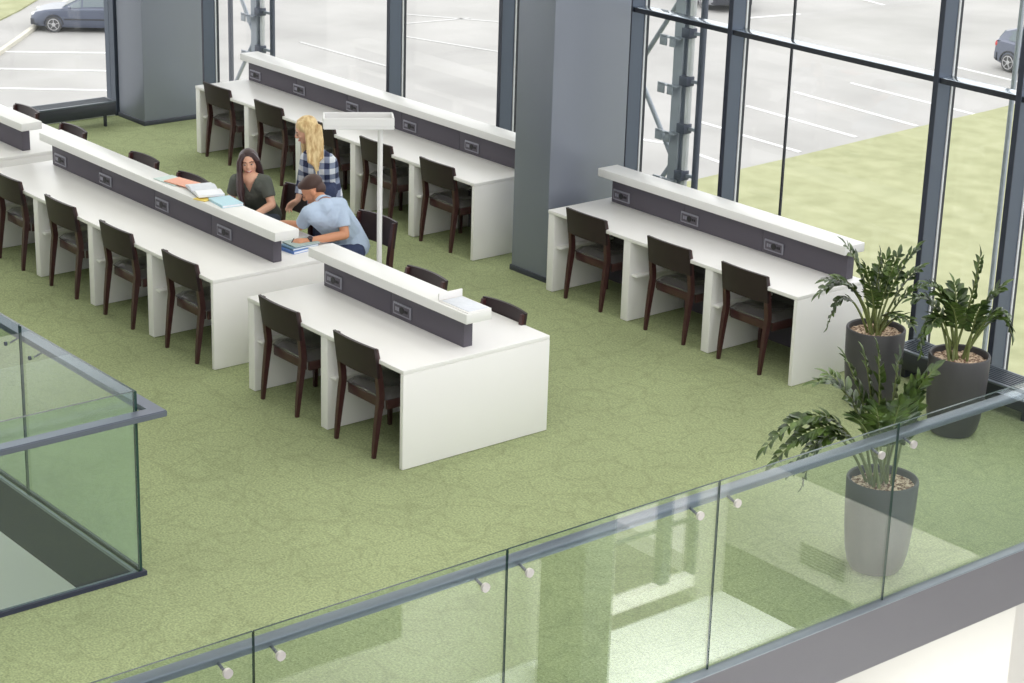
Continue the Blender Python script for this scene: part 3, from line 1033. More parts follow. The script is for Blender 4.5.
potted('potted plant at the right by the mullion, one tall upright frond', -8.93, 11.775, [
    ((0.06, 0.45, 0.0), (0.07, 0.74, 0.0), 11, 0.09), ((-0.12, 0.48, 0.0), (-0.26, 0.52, 0.0), 10, 0.10),
    ((-0.28, 0.52, -0.03), (-0.29, 0.02, 0.0), 14, 0.085), ((-0.17, 0.45, 0.1), (-0.35, 0.38, 0.1), 9, 0.095),
    ((0.12, 0.40, 0.0), (0.25, 0.52, 0.0), 9, 0.10), ((0.26, 0.50, 0.0), (0.36, 0.16, 0.0), 12, 0.085),
    ((0.22, 0.44, 0.05), (0.33, 0.28, 0.03), 9, 0.08), ((-0.06, 0.35, -0.1), (-0.14, 0.42, -0.15), 8, 0.09),
    ((0.05, 0.32, -0.08), (0.08, 0.42, -0.16), 8, 0.09), ((0.1, 0.3, -0.1), (0.18, 0.36, -0.16), 7, 0.09),
    ((-0.02, 0.36, 0.1), (-0.06, 0.48, 0.16), 8, 0.09), ((-0.16, 0.42, -0.05), (-0.25, 0.26, -0.12), 9, 0.09),
    ((-0.1, 0.42, 0.05), (-0.22, 0.46, -0.06), 9, 0.095)], 23)

# ------------------------------------------------------------------ floor lamp
def floor_lamp():
    pu, pv = -12.93, 9.41
    t = thing('floor_lamp', 'white floor lamp with a long flat head over the gap between desks', 'lamp', (pu, pv, 0))
    bm = new_bm()
    bbox(bm, pu - 0.14, pu + 0.14, pv - 0.09, pv + 0.25, 0.0, 0.014, 0.005)
    obj('base', bm, M['lamp_white'], t)
    bm = new_bm()
    tube(bm, [(pu, pv, 0.014), (pu, pv, 1.82)], 0.021, 18)
    obj('pole', bm, M['lamp_white'], t)
    a = math.radians(57)
    dx, dy = Vector((math.cos(a), math.sin(a), 0)), Vector((-math.sin(a), math.cos(a), 0))
    def P(s, w, z):
        return Vector((pu, pv, 0)) + dx * s + dy * w + Vector((0, 0, z))
    def rbox(bm, s0, s1, w0, w1, z0, z1):
        vs, fs = box(bm, s0, s1, w0, w1, z0, z1)
        for v in vs:
            v.co = P(*v.co)
        bmesh.ops.bevel(bm, geom=list({e for f in fs for e in f.edges}), offset=0.005, segments=2, affect='EDGES')
    s0, s1, w0, w1 = -0.45, 0.105, -0.11, 0.11
    bm = new_bm()
    rbox(bm, s0, s1, w0, w1, 1.82, 1.842)
    rbox(bm, s0, s1, w0, w0 + 0.014, 1.8425, 1.91)
    rbox(bm, s0, s1, w1 - 0.014, w1, 1.8425, 1.91)
    rbox(bm, s0, s0 + 0.014, w0 + 0.0145, w1 - 0.0145, 1.8425, 1.91)
    rbox(bm, s1 - 0.014, s1, w0 + 0.0145, w1 - 0.0145, 1.8425, 1.91)
    h = obj('lamp_head', bm, M['lamp_white'], t)
    bm = new_bm()
    rbox(bm, s0 + 0.03, s1 - 0.03, w0 + 0.03, w1 - 0.03, 1.8425, 1.858)
    obj('diffuser', bm, M['lamp_diff'], h)
    bm = new_bm()
    rbox(bm, s0 + 0.04, s1 - 0.1, -0.004, 0.004, 1.8585, 1.878)
    obj('light_tube', bm, M['chrome'], h)
floor_lamp()

# ------------------------------------------------------------------ books and papers on the long desk
def slab_book(name, label, cat, c, L, W, h, ang, cover, group=None, pages=True):
    t = thing(name, label, cat, c, 0, group)
    ca, sa = math.cos(ang), math.sin(ang)
    def put(bm, x0, x1, y0, y1, z0, z1, bev=0.0015):
        vs, fs = box(bm, x0, x1, y0, y1, z0, z1)
        for v in vs:
            x, y, z = v.co
            v.co = Vector(c) + Vector((x * ca - y * sa, x * sa + y * ca, z))
        if bev:
            bmesh.ops.bevel(bm, geom=list({e for f in fs for e in f.edges}), offset=bev, segments=1, affect='EDGES')
    bm = new_bm()
    if pages:
        put(bm, -L / 2, L / 2, -W / 2, W / 2, 0.0, 0.003)
        put(bm, -L / 2, L / 2, -W / 2, W / 2, h - 0.003, h)
        put(bm, -L / 2, L / 2, -W / 2, -W / 2 + 0.003, 0.003, h - 0.003, 0)
        obj('cover', bm, cover, t)
        bm = new_bm()
        put(bm, -L / 2 + 0.004, L / 2 - 0.004, -W / 2 + 0.0035, W / 2 - 0.004, 0.0032, h - 0.0032, 0)
        obj('pages', bm, M['paper'], t)
    else:
        put(bm, -L / 2, L / 2, -W / 2, W / 2, 0.0, h, 0.001)
        obj('sheets', bm, cover, t)
    return t

ZC = 1.0452
G = 'books and papers on the long desk'
p = at(173, 181, ZC); slab_book('folder', 'pale mint folder lying furthest left on the long desk shelf', 'folder', p, 0.30, 0.19, 0.008, 0.08, M['mint'], G)
p = at(183, 184, ZC); slab_book('folder', 'salmon-orange folder lying beside the open papers on the desk shelf', 'folder', p + Vector((0, 0, 0.009)), 0.29, 0.17, 0.010, 0.2, M['salmon'], G)
p = at(203, 199.5, ZC); slab_book('notepad', 'small yellow notepad under the front corner of the open book', 'notepad', p, 0.13, 0.10, 0.008, 0.3, M['yellow'], G)
p = at(226, 203, ZC); slab_book('book', 'light blue book lying on the desk shelf before the seated woman', 'book', p, 0.27, 0.19, 0.022, -0.12, M['sky_blue'], G)
def open_book():
    c = at(205, 191, ZC + 0.02)
    c.z = ZC + 0.0195
    t = thing('open_book', 'open white book with printed pages between salmon folder and blue book', 'book', c, 0, G)
    for nm, sx, m in (('page_block', -1, M['paper_grey']), ('page_block', 1, M['paper'])):
        bm = new_bm()
        n = 8
        A = []
        for i in range(n + 1):
            f = i / n
            x = sx * 0.19 * f
            z = 0.008 + 0.026 * math.sin(min(1, f * 1.25) * PI * 0.8) * (1 - 0.35 * f)
            A.append([Vector((x, -0.11, z)), Vector((x, 0.11, z)), Vector((x, -0.11, 0.0)), Vector((x, 0.11, 0.0))])
        R_ = Matrix.Rotation(-0.25, 3, 'Z')
        A = [[bm.verts.new(c + R_ @ q) for q in r] for r in A]
        for a, b in zip(A, A[1:]):
            bm.faces.new((a[0], a[1], b[1], b[0])); bm.faces.new((a[2], b[2], b[3], a[3]))
            bm.faces.new((a[0], b[0], b[2], a[2])); bm.faces.new((a[1], a[3], b[3], b[1]))
        for e in (A[0], A[-1]):
            bm.faces.new((e[0], e[2], e[3], e[1]))
        obj(nm, bm, m, t)
open_book()
# stack under the man's hand, on the desktop at the end of the divider
B = 'books under the man\'s hand'
pb = at(299, 249, ZT)
slab_book('book', 'royal blue book at the bottom of the stack by the man\'s hand', 'book', (pb.x, pb.y, ZT + 0.0005), 0.19, 0.27, 0.022, 0.12, M['royal'], B)
slab_book('book', 'blue-grey book in the middle of the stack by the man\'s hand', 'book', (pb.x - 0.01, pb.y + 0.01, ZT + 0.023), 0.18, 0.26, 0.018, 0.05, M['teal'], B)
slab_book('notebook', 'grey-green notebook on top of the stack under the man\'s hand', 'notebook', (pb.x - 0.02, pb.y + 0.035, ZT + 0.0415), 0.19, 0.25, 0.010, 0.0, M['sage'], B)
# shallow white tray on the short desk's shelf
def tray():
    c = Vector((-10.87, 8.665, ZC))
    t = thing('paper_tray', 'shallow white tray on the right end of the short desk shelf', 'tray', c)
    bm = new_bm()
    bbox(bm, -11.04, -10.70, 8.555, 8.765, ZC + 0.0003, ZC + 0.006, 0.002)
    obj('base', bm, M['white'], t)
    bm = new_bm()
    bbox(bm, -11.045, -11.032, 8.555, 8.765, ZC + 0.0063, ZC + 0.06, 0.002)
    obj('back_wall', bm, M['white'], t)
    bm = new_bm()
    bbox(bm, -11.02, -10.72, 8.575, 8.75, ZC + 0.0063, ZC + 0.010, 0.001)
    obj('sheets', bm, M['paper_grey'], t)
tray()

# ------------------------------------------------------------------ people
def V(*a):
    return Vector(a)

def limb(bm, pts, rad, seg=14):
    """overlapping tapered rounded pieces, later fused into one skin"""
    pts = [Vector(p) for p in pts]
    for p, r in zip(pts, rad):
        ell(bm, p, (r, r, r), sub=2)
    for (p, q), (r, s) in zip(zip(pts, pts[1:]), zip(rad, rad[1:])):
        d = q - p
        if d.length < 1e-4:
            continue
        tube(bm, [p, q], [r, s], seg)

def fuse(name, bm, m, parent, voxel=0.006, smooth=4, cut=None, solid=0, sm_fac=0.5):
    """voxel-fuse the pieces into one continuous surface"""
    bmesh.ops.recalc_face_normals(bm, faces=bm.faces)
    me = bpy.data.meshes.new(name)
    bm.to_mesh(me); bm.free()
    o = bpy.data.objects.new(name, me)
    C.objects.link(o)
    r = o.modifiers.new('r', 'REMESH'); r.mode = 'VOXEL'; r.voxel_size = voxel
    s = o.modifiers.new('s', 'SMOOTH'); s.iterations = smooth; s.factor = sm_fac
    dg = bpy.context.evaluated_depsgraph_get()
    m2 = bpy.data.meshes.new_from_object(o.evaluated_get(dg))
    bpy.data.objects.remove(o)
    b = new_bm()
    b.from_mesh(m2)
    if cut:
        dead = [f for f in b.faces if cut(f.calc_center_median())]
        bmesh.ops.delete(b, geom=dead, context='FACES')
        loose = [v for v in b.verts if not v.link_faces]
        bmesh.ops.delete(b, geom=loose, context='VERTS')
    if solid:
        bmesh.ops.recalc_face_normals(b, faces=b.faces)
        bmesh.ops.solidify(b, geom=list(b.faces), thickness=solid)
    base = parent_loc(parent) if parent else Vector()
    bmesh.ops.translate(b, verts=b.verts, vec=-base)
    mf = bpy.data.meshes.new(name)
    b.to_mesh(mf); b.free()
    mf.materials.append(m)
    mf.shade_smooth()
    o = bpy.data.objects.new(name, mf)
    C.objects.link(o)
    o.parent = parent
    return o

def basis(f, up):
    f = f.normalized()
    l = up.cross(f).normalized()
    u = f.cross(l).normalized()
    return f, l, u

def head_pieces(bm, c, f, l, u, k=1.0):
    R = Matrix((f, l, u)).transposed()
    P = lambda a, b, d: c + (f * a + l * b + u * d) * k
    E = lambda p, r: ell(bm, p, [x * k for x in r], R, 3)
    E(P(-0.012, 0, 0.035), (0.095, 0.076, 0.085))       # cranium
    E(P(0.022, 0, -0.016), (0.066, 0.066, 0.080))        # face
    E(P(0.044, 0, -0.076), (0.038, 0.038, 0.030))       # jaw and chin
    E(P(0.012, 0.0, -0.06), (0.055, 0.054, 0.045))
    E(P(0.070, 0, 0.026), (0.020, 0.050, 0.014))        # brow
    tube(bm, [P(0.078, 0, 0.018), P(0.106, 0, -0.026)], [0.009 * k, 0.015 * k], 10)   # nose
    E(P(0.098, 0, -0.030), (0.013, 0.016, 0.010))
    E(P(0.078, 0, -0.060), (0.012, 0.024, 0.011))       # mouth mound
    for s in (-1, 1):
        E(P(0.060, s * 0.034, -0.022), (0.024, 0.022, 0.024))   # cheeks
        E(P(-0.008, s * 0.078, -0.004), (0.020, 0.009, 0.032))  # ears
    return P, R

def face_parts(t, P, R, k=1.0, smile=False, down=False):
    for s in (-1, 1):
        if down:                                # lowered lids: only the lash line shows
            bm = new_bm()
            tube(bm, [P(0.088, s * 0.018, 0.0), P(0.0895, s * 0.031, -0.004), P(0.079, s * 0.045, -0.001)], [0.002 * k, 0.0032 * k, 0.002 * k], 8)
            obj('eyelashes', bm, M['brow'], t)
            bm = new_bm()
            tube(bm, [P(0.090, s * 0.014, 0.025), P(0.088, s * 0.034, 0.031), P(0.074, s * 0.052, 0.024)], [0.0034 * k, 0.0038 * k, 0.0022 * k], 8)
            obj('eyebrow', bm, M['brow'], t)
            continue
        bm = new_bm(); ell(bm, P(0.0795, s * 0.031, 0.004), (0.0085 * k, 0.0145 * k, 0.0062 * k), R, 2)
        obj('eye', bm, M['eye_white'], t)
        bm = new_bm(); ell(bm, P(0.087, s * 0.031, 0.004), (0.0042 * k, 0.0068 * k, 0.0064 * k), R, 2)
        obj('iris', bm, M['eye'], t)
        bm = new_bm()
        tube(bm, [P(0.090, s * 0.014, 0.025), P(0.088, s * 0.034, 0.031), P(0.074, s * 0.052, 0.024)], [0.0034 * k, 0.0038 * k, 0.0022 * k], 8)
        obj('eyebrow', bm, M['brow'], t)
    bm = new_bm()
    tube(bm, [P(0.074, -0.030, -0.054), P(0.088, -0.014, -0.061), P(0.0905, 0, -0.063), P(0.088, 0.014, -0.061), P(0.074, 0.030, -0.054)], [0.003 * k, 0.0065 * k, 0.0075 * k, 0.0065 * k, 0.003 * k], 8)
    obj('lips', bm, M['lip'], t)
    if smile:
        bm = new_bm()
        tube(bm, [P(0.083, -0.021, -0.0555), P(0.0935, 0, -0.0605), P(0.083, 0.021, -0.0555)], [0.003 * k, 0.006 * k, 0.003 * k], 8)
        obj('teeth', bm, M['tooth'], t)

def hand_pieces(bm, w, d, n, curl=0.35, side=1, k=1.0):
    """w wrist, d pointing to the fingers, n back of the hand; thumb on side*cross(n,d)"""
    d = d.normalized()
    s = n.cross(d).normalized() * side
    n = d.cross(s).normalized() * side
    limb(bm, [w, w + d * 0.035 * k + s * 0.012 * k, w + d * 0.085 * k + s * 0.024 * k], [0.024 * k, 0.022 * k, 0.014 * k], 10)
    limb(bm, [w, w + d * 0.040 * k - s * 0.012 * k, w + d * 0.080 * k - s * 0.026 * k], [0.024 * k, 0.021 * k, 0.013 * k], 10)
    limb(bm, [w + d * 0.03 * k, w + d * 0.086 * k], [0.022 * k, 0.015 * k], 10)
    for i, (off, L) in enumerate(((0.031, 0.070), (0.011, 0.080), (-0.011, 0.074), (-0.032, 0.058))):
        a = w + d * (0.086 - 0.004 * abs(i - 1.2)) * k + s * off * k
        pts = [a]
        dirv = d.copy() + s * off * 1.6
        ang = 0
        for seg, fr in enumerate((0.45, 0.31, 0.24)):
            ang += curl * (0.5 + 0.55 * seg) + 0.07 * i
            dd = (dirv.normalized() * math.cos(ang) - n * math.sin(ang)).normalized()
            pts.append(pts[-1] + dd * L * fr * k)
        limb(bm, pts, [0.0098 * k, 0.0092 * k, 0.0084 * k, 0.0074 * k], 8)
    a = w + d * 0.022 * k + s * 0.024 * k
    b = a + (d * 0.6 + s * 0.75 - n * 0.25).normalized() * 0.042 * k
    c2 = b + (d * 0.9 + s * 0.35 - n * 0.2).normalized() * 0.032 * k
    e = c2 + (d + s * 0.05 - n * 0.25).normalized() * 0.024 * k
    limb(bm, [a, b, c2, e], [0.015 * k, 0.0115 * k, 0.0105 * k, 0.008 * k], 8)

def person(label, J, skin, male, f_head, up_head, smile=False, down=False):
    t = thing('person', label, 'person', (J['pelvis'].x, J['pelvis'].y, 0))
    k = 1.0 if male else 0.94
    bm = new_bm()
    f, l, u = basis(f_head, up_head)
    P, R = head_pieces(bm, J['head'], f, l, u, k)
    limb(bm, [J['neck'], J['head'] - u * 0.05 * k - f * 0.012], [(0.058 if male else 0.049) * k, (0.052 if male else 0.046) * k])
    sh = (J['ls'] + J['rs']) / 2
    limb(bm, [J['pelvis'], J['waist'], J['chest'], sh * 0.5 + J['neck'] * 0.5], [0.12 * k, 0.108 * k, 0.118 * k, 0.075 * k])
    limb(bm, [J['ls'], J['neck'], J['rs']], [0.05 * k, 0.055 * k, 0.05 * k])
    for s in 'lr':
        limb(bm, [J[s + 's'], J[s + 'e'], J[s + 'w']], [0.049 * k, 0.038 * k, 0.026 * k])
        mid = J[s + 'e'].lerp(J[s + 'w'], 0.3)
        limb(bm, [J[s + 'e'], mid, J[s + 'w']], [0.037 * k, 0.039 * k, 0.026 * k])
        hd, hn, hs, cu = J[s + 'hand']
        hand_pieces(bm, J[s + 'w'], hd, hn, cu, hs, k)
        hip, kn, an = J[s + 'hip'], J[s + 'k'], J[s + 'a']
        limb(bm, [hip, kn, kn.lerp(an, 0.35), an], [0.082 * k, 0.055 * k, 0.052 * k, 0.036 * k])
        ft = J[s + 'toe']
        limb(bm, [an, an.lerp(ft, 0.5) - V(0, 0, 0.025), ft], [0.036, 0.034, 0.028])
    fuse('body', bm, skin, t, 0.0055, 3)
    face_parts(t, P, R, k, smile, down)
    for s in 'lr':
        bm = new_bm()
        an, ft = J[s + 'a'], J[s + 'toe']
        limb(bm, [an - V(0, 0, 0.015), an.lerp(ft, 0.5) - V(0, 0, 0.02), ft], [0.046, 0.044, 0.038])
        zf = 0.004
        fuse('shoe', bm, M['shoe'], t, 0.008, 2)
    return t, P, R, (f, l, u), k

def trousers(t, J, m, k, r=0.0):
    bm = new_bm()
    limb(bm, [J['pelvis'], J['waist'].lerp(J['pelvis'], 0.5)], [0.136 * k, 0.128 * k])
    for s in 'lr':
        limb(bm, [J['pelvis'], J[s + 'hip']], [0.118 * k, 0.1 * k])
        limb(bm, [J[s + 'hip'], J[s + 'k'], J[s + 'k'].lerp(J[s + 'a'], 0.4)], [0.1 * k, 0.072 * k, 0.068 * k])
        an = J[s + 'k'].lerp(J[s + 'a'], 0.93)
        tube(bm, [J[s + 'k'].lerp(J[s + 'a'], 0.35), an], [0.069 * k, 0.056 * k], 14)
    fuse('trousers', bm, m, t, 0.008, 3)

def top_garment(t, name, J, m, k, sleeve=0.55, vneck=None, extra=None, hem=None, wide=0.0):
    bm = new_bm()
    sh = (J['ls'] + J['rs']) / 2
    hem = hem if hem is not None else J['pelvis'].lerp(J['waist'], 0.15)
    w = wide
    nk0 = J['neck'] - V(0, 0, 0.03)
    side = (J['ls'] - J['rs']).normalized()
    # broad torso: two parallel columns fused
    limb(bm, [hem, J['waist'], J['chest'], sh * 0.5 + nk0 * 0.5], [(0.136 + w) * k, (0.124 + w) * k, (0.134 + w) * k, 0.092 * k])
    for s, q in ((1, 'l'), (-1, 'r')):
        o = side * s * 0.055 * k
        limb(bm, [hem + o, J['waist'] + o * 0.9, J['chest'] + o * 1.15, J[q + 's'].lerp(sh, 0.3) - V(0, 0, 0.035)], [(0.112 + w) * k, (0.103 + w) * k, (0.112 + w) * k, 0.078 * k])
    limb(bm, [J['ls'], J['neck'] - V(0, 0, 0.02), J['rs']], [0.064 * k, 0.068 * k, 0.064 * k])
    ends = []
    for s in 'lr':
        a, b, c = J[s + 's'], J[s + 'e'], J[s + 'w']
        if sleeve <= 1:
            e = a.lerp(b, sleeve)
            limb(bm, [a], [0.066 * k])
            tube(bm, [a, e], [0.066 * k, 0.060 * k], 18)
        else:
            e = b.lerp(c, sleeve - 1)
            limb(bm, [a, b], [0.064 * k, 0.052 * k])
            tube(bm, [b, e], [0.052 * k, 0.043 * k], 18)
    nk = J['neck']
    up = (J['head'] - nk).normalized()
    fc = extra
    def cut(p):
        d = p - nk
        h = d.dot(up)
        rad = (d - up * h).length
        if h > -0.01 and rad < 0.085 * k:
            return True
        if vneck:
            ff = d.dot(fc)
            lat = abs(d.dot(side))
            low = -h
            if ff > 0.0 and low < vneck and lat < 0.075 * k * (1 - low / vneck):
                return True
        return False
    return fuse(name, bm, m, t, 0.0065, 3, cut)

def add_collar(t, J, m, k, front):
    bm = new_bm()
    nk = J['neck']; up = (J['head'] - nk).normalized()
    x = up.cross(front).normalized(); y = x.cross(up).normalized()
    n = 26
    A = []
    for i in range(n + 1):
        a = math.radians(28 + 304 * i / n)
        d = y * math.cos(a) + x * math.sin(a)
        A.append([bm.verts.new(nk + d * 0.066 * k + up * 0.045 - V(0, 0, 0.01)), bm.verts.new(nk + d * 0.085 * k + up * 0.0 - V(0, 0, 0.01)),
                  bm.verts.new(nk + d * 0.078 * k + up * 0.0 - V(0, 0, 0.014)), bm.verts.new(nk + d * 0.060 * k + up * 0.045 - V(0, 0, 0.014))])
    for a, b in zip(A, A[1:]):
        for q in range(4):
            bm.faces.new((a[q], a[(q + 1) % 4], b[(q + 1) % 4], b[q]))
    bm.faces.new(A[0]); bm.faces.new(A[-1][::-1])
    obj('collar', bm, m, t)

# --- man in the light blue shirt, leaning over his notebook
def man():
    J = {}
    J['pelvis'] = V(-13.75, 9.69, 0.555)
    J['waist'] = V(-13.745, 9.64, 0.72)
    J['ls'] = at(340, 205, 1.02) + V(0, 0, 0)
    J['rs'] = at(309, 213, 0.985)
    J['neck'] = at(324, 203, 1.045)
    J['chest'] = (J['ls'] + J['rs']) / 2 * 0.75 + J['waist'] * 0.25
    J['head'] = at(313, 191, 1.10)
    J['le'] = at(345, 235, 0.795); J['lw'] = at(308, 241, 0.792)
    J['re'] = at(301, 226, 0.80); J['rw'] = at(284, 223, 0.79)
    J['lhand'] = ((at(291, 242, 0.80) - J['lw']).normalized(), V(0.15, -0.2, 1), -1, 0.45)
    J['rhand'] = ((at(276, 224, 0.785) - J['rw']).normalized(), V(0, 0, 1), 1, 0.35)
    f = V(-0.12, -1, 0)
    l = V(1, -0.12, 0).normalized()
    J['lhip'] = J['pelvis'] + l * 0.09; J['rhip'] = J['pelvis'] - l * 0.09
    J['lk'] = J['lhip'] + V(0.02, -0.40, -0.02); J['rk'] = J['rhip'] + V(-0.06, -0.40, -0.02)
    J['la'] = J['lk'] + V(0.0, 0.06, -0.45); J['ra'] = J['rk'] + V(-0.02, 0.06, -0.45)
    for s in 'lr':
        J[s + 'a'].z = 0.075
        J[s + 'toe'] = J[s + 'a'] + V(-0.02, -0.15, -0.034)
    fh = (V(-0.62, -0.70, -0.62))
    t, P, R, (f_, l_, u_), k = person('man in a light blue shirt leaning on the desk, writing', J, M['skin_tan'], True, fh, V(0, 0, 1), False, True)
    trousers(t, J, M['denim'], k)
    top_garment(t, 'shirt', J, M['blue_shirt'], k, 0.74, None, None, J['pelvis'] + V(0, 0.02, 0.02), 0.004)
    add_collar(t, J, M['blue_shirt'], k, V(-0.5, -0.9, 0))
    bm = new_bm()
    ell(bm, P(-0.024, 0, 0.058), (0.097, 0.080, 0.078), R, 4)
    ell(bm, P(0.030, 0, 0.088), (0.062, 0.068, 0.036), R, 3)
    ell(bm, P(-0.055, 0, 0.0), (0.060, 0.068, 0.066), R, 3)
    h = fuse('hair', bm, M['hair_brown'], t, 0.006, 2)
    d = (J['lw'] - J['le']).normalized()
    bm = new_bm()
    c = J['lw'] - d * 0.012
    tube(bm, [c - d * 0.011, c + d * 0.011], [0.0315, 0.0315], 20)
    w = obj('watch', bm, M['watch'], t)
    bm = new_bm()
    n = (V(0.5, -0.6, 0.9) - d * V(0.5, -0.6, 0.9).dot(d)).normalized()
    tube(bm, [c + n * 0.028, c + n * 0.040], [0.021, 0.020], 20)
    obj('watch_case', bm, M['watch'], w)
    bm = new_bm()
    pd = J['lhand'][0]
    q = J['lw'] + pd * 0.12 + V(0, 0, 0.002)
    tube(bm, [q + V(0.02, 0.01, 0.07), q + V(-0.02, -0.02, -0.022)], [0.0045, 0.003], 8)
    pen = obj('pen', bm, M['steel_dark'])
    tag(pen, 'thin dark pen in the hand of the man in light blue', 'pen')
man()

# --- seated woman with long dark hair
def woman_seated():
    J = {}
    J['pelvis'] = V(-14.94, 9.62, 0.555)
    J['waist'] = V(-14.93, 9.54, 0.72)
    J['ls'] = at(265, 181.5, 0.985)
    J['rs'] = at(236.5, 180.5, 0.985)
    J['neck'] = at(250.5, 176.5, 1.02)
    J['chest'] = (J['ls'] + J['rs']) / 2 * 0.7 + J['waist'] * 0.3
    J['head'] = at(249, 163.5, 1.125)
    J['le'] = at(272, 205, 0.795); J['lw'] = at(256, 214, 0.79)
    J['re'] = at(231, 200, 0.80); J['rw'] = at(233, 206, 0.79)
    J['lhand'] = (V(-0.8, -0.5, 0), V(0, 0, 1), -1, 0.3)
    J['rhand'] = (V(0.5, -0.8, 0), V(0, 0, 1), 1, 0.3)
    l = V(1, 0.1, 0).normalized()
    J['lhip'] = J['pelvis'] + l * 0.085; J['rhip'] = J['pelvis'] - l * 0.085
    J['lk'] = J['lhip'] + V(0.03, -0.39, -0.02); J['rk'] = J['rhip'] + V(-0.03, -0.39, -0.02)
    J['la'] = J['lk'] + V(0, 0.05, -0.45); J['ra'] = J['rk'] + V(0, 0.05, -0.45)
    for s in 'lr':
        J[s + 'a'].z = 0.075
        J[s + 'toe'] = J[s + 'a'] + V(0, -0.14, -0.034)
    fh = V(0.80, -0.60, 0.06)
    t, P, R, (f_, l_, u_), k = person('smiling seated woman with long dark hair and green-grey V-neck T-shirt', J, M['skin'], False, fh, V(-0.10, -0.08, 1), True)
    trousers(t, J, M['denim_grey'], k)
    fr = V(0.35, -0.94, 0).normalized()
    top_garment(t, 't_shirt', J, M['tee'], k, 0.66, 0.135, fr, J['pelvis'] + V(0, 0, 0.03))
    bm = new_bm()
    ell(bm, P(-0.026, 0, 0.050), (0.094, 0.086, 0.082), R, 4)
    ell(bm, P(-0.055, 0, -0.02), (0.062, 0.080, 0.085), R, 3)
    # centre-left parting: hair falls in front of her right shoulder, behind the left
    for s, fw, dn, r in ((-1, 0.085, 0.37, 0.032), (-1, 0.06, 0.35, 0.034), (-1, 0.0, 0.30, 0.038), (-1, 0.105, 0.31, 0.022)):
        top = P(0.045, s * 0.045, 0.085)
        limb(bm, [top, P(0.040 + fw * 0.3, s * 0.080, 0.03), P(0.02 + fw * 0.6, s * 0.088, -0.06), P(fw + 0.05, s * 0.094, -0.14), P(fw + 0.10, s * 0.096, -0.22), P(fw + 0.13, s * 0.085, -dn)], [0.024, 0.024, 0.027, r, r * 0.95, r * 0.4])
    for fw in (0.0, -0.035):
        limb(bm, [P(0.040, 0.045, 0.085), P(0.04 + fw, 0.080, 0.03), P(0.0 + fw, 0.088, -0.05), P(-0.03 + fw, 0.085, -0.13), P(-0.07 + fw, 0.06, -0.24)], [0.022, 0.022, 0.026, 0.032, 0.02])
    fuse('hair', bm, M['hair_dark'], t, 0.006, 2)
woman_seated()

# --- standing woman with long blond hair, bending over them
def woman_standing():
    J = {}
    J['pelvis'] = at(326, 190, 0.90)
    J['waist'] = at(322, 178, 0.99)
    J['ls'] = at(328, 160, 1.19)
    J['rs'] = at(307, 158, 1.18)
    J['neck'] = at(315, 150, 1.255)
    J['chest'] = (J['ls'] + J['rs']) / 2 * 0.7 + J['waist'] * 0.3
    J['head'] = at(306, 131, 1.425)
    J['le'] = at(332, 184, 0.95); J['lw'] = at(324, 200, 0.80)
    J['re'] = at(302, 182, 0.94); J['rw'] = at(298, 200, 0.80)
    J['lhand'] = (V(-0.5, -0.5, -0.7), V(0.7, 0.1, 0.4), -1, 0.3)
    J['rhand'] = (V(-0.4, -0.6, -0.6), V(-0.5, 0.2, 0.5), 1, 0.3)
    f = V(-0.55, -0.83, 0)
    l = V(0.83, -0.55, 0)
    J['lhip'] = J['pelvis'] + l * 0.085; J['rhip'] = J['pelvis'] - l * 0.085
    J['lk'] = J['lhip'] + f * 0.03 + V(0, 0, -0.42); J['rk'] = J['rhip'] + f * 0.05 + V(0, 0, -0.42)
    J['la'] = J['lk'] - f * 0.02; J['ra'] = J['rk'] - f * 0.04
    for s in 'lr':
        J[s + 'a'].z = 0.075
        J[s + 'toe'] = J[s + 'a'] + f * 0.14 - V(0, 0, 0.034)
    fh = V(-0.50, -0.82, -0.34)
    t, P, R, (f_, l_, u_), k = person('standing woman with long blond hair and plaid shirt, looking down', J, M['skin'], False, fh, V(0, 0, 1), False, True)
    trousers(t, J, M['denim'], k)
    top_garment(t, 'shirt', J, M['plaid'], k, 1.7, None, None, J['pelvis'] - V(0, 0, 0.14), 0.014)
    add_collar(t, J, M['plaid'], k, f)
    bm = new_bm()
    ell(bm, P(-0.026, 0, 0.052), (0.096, 0.086, 0.082), R, 4)
    ell(bm, P(-0.055, 0, -0.02), (0.062, 0.080, 0.085), R, 3)
    rnd = random.Random(5)
    for i in range(10):
        a = i / 9
        fw = -0.01 - 0.12 * a
        p0 = P(0.03 - 0.06 * a, 0.045, 0.095)
        p1 = P(fw, 0.090, 0.015)
        dn = V(0, 0, -1)
        tw = V(0.77, -0.64, 0)
        p2 = p1 + dn * 0.12 + tw * 0.04 - f_ * 0.02
        p3 = p1 + dn * 0.25 + tw * 0.09 + f_ * (0.012 * math.sin(i * 2.1) - 0.03)
        p4 = p1 + dn * (0.40 - 0.22 * abs(a - 0.45) - rnd.uniform(0, 0.03)) + tw * 0.115 + f_ * (-0.06 + 0.05 * a - 0.01)
        limb(bm, [p0, p1, p2, p3, p4], [0.022, 0.023, 0.022, 0.018, 0.006])
    for i in range(4):
        a = i / 3
        p0 = P(0.03 - 0.06 * a, -0.045, 0.095)
        p1 = P(0.02 - 0.09 * a, -0.088, 0.0)
        limb(bm, [p0, p1, p1 + V(0, 0, -0.14), p1 + V(0, 0, -0.27)], [0.022, 0.024, 0.024, 0.008])
    fuse('hair', bm, M['hair_blond'], t, 0.0055, 1)
woman_standing()

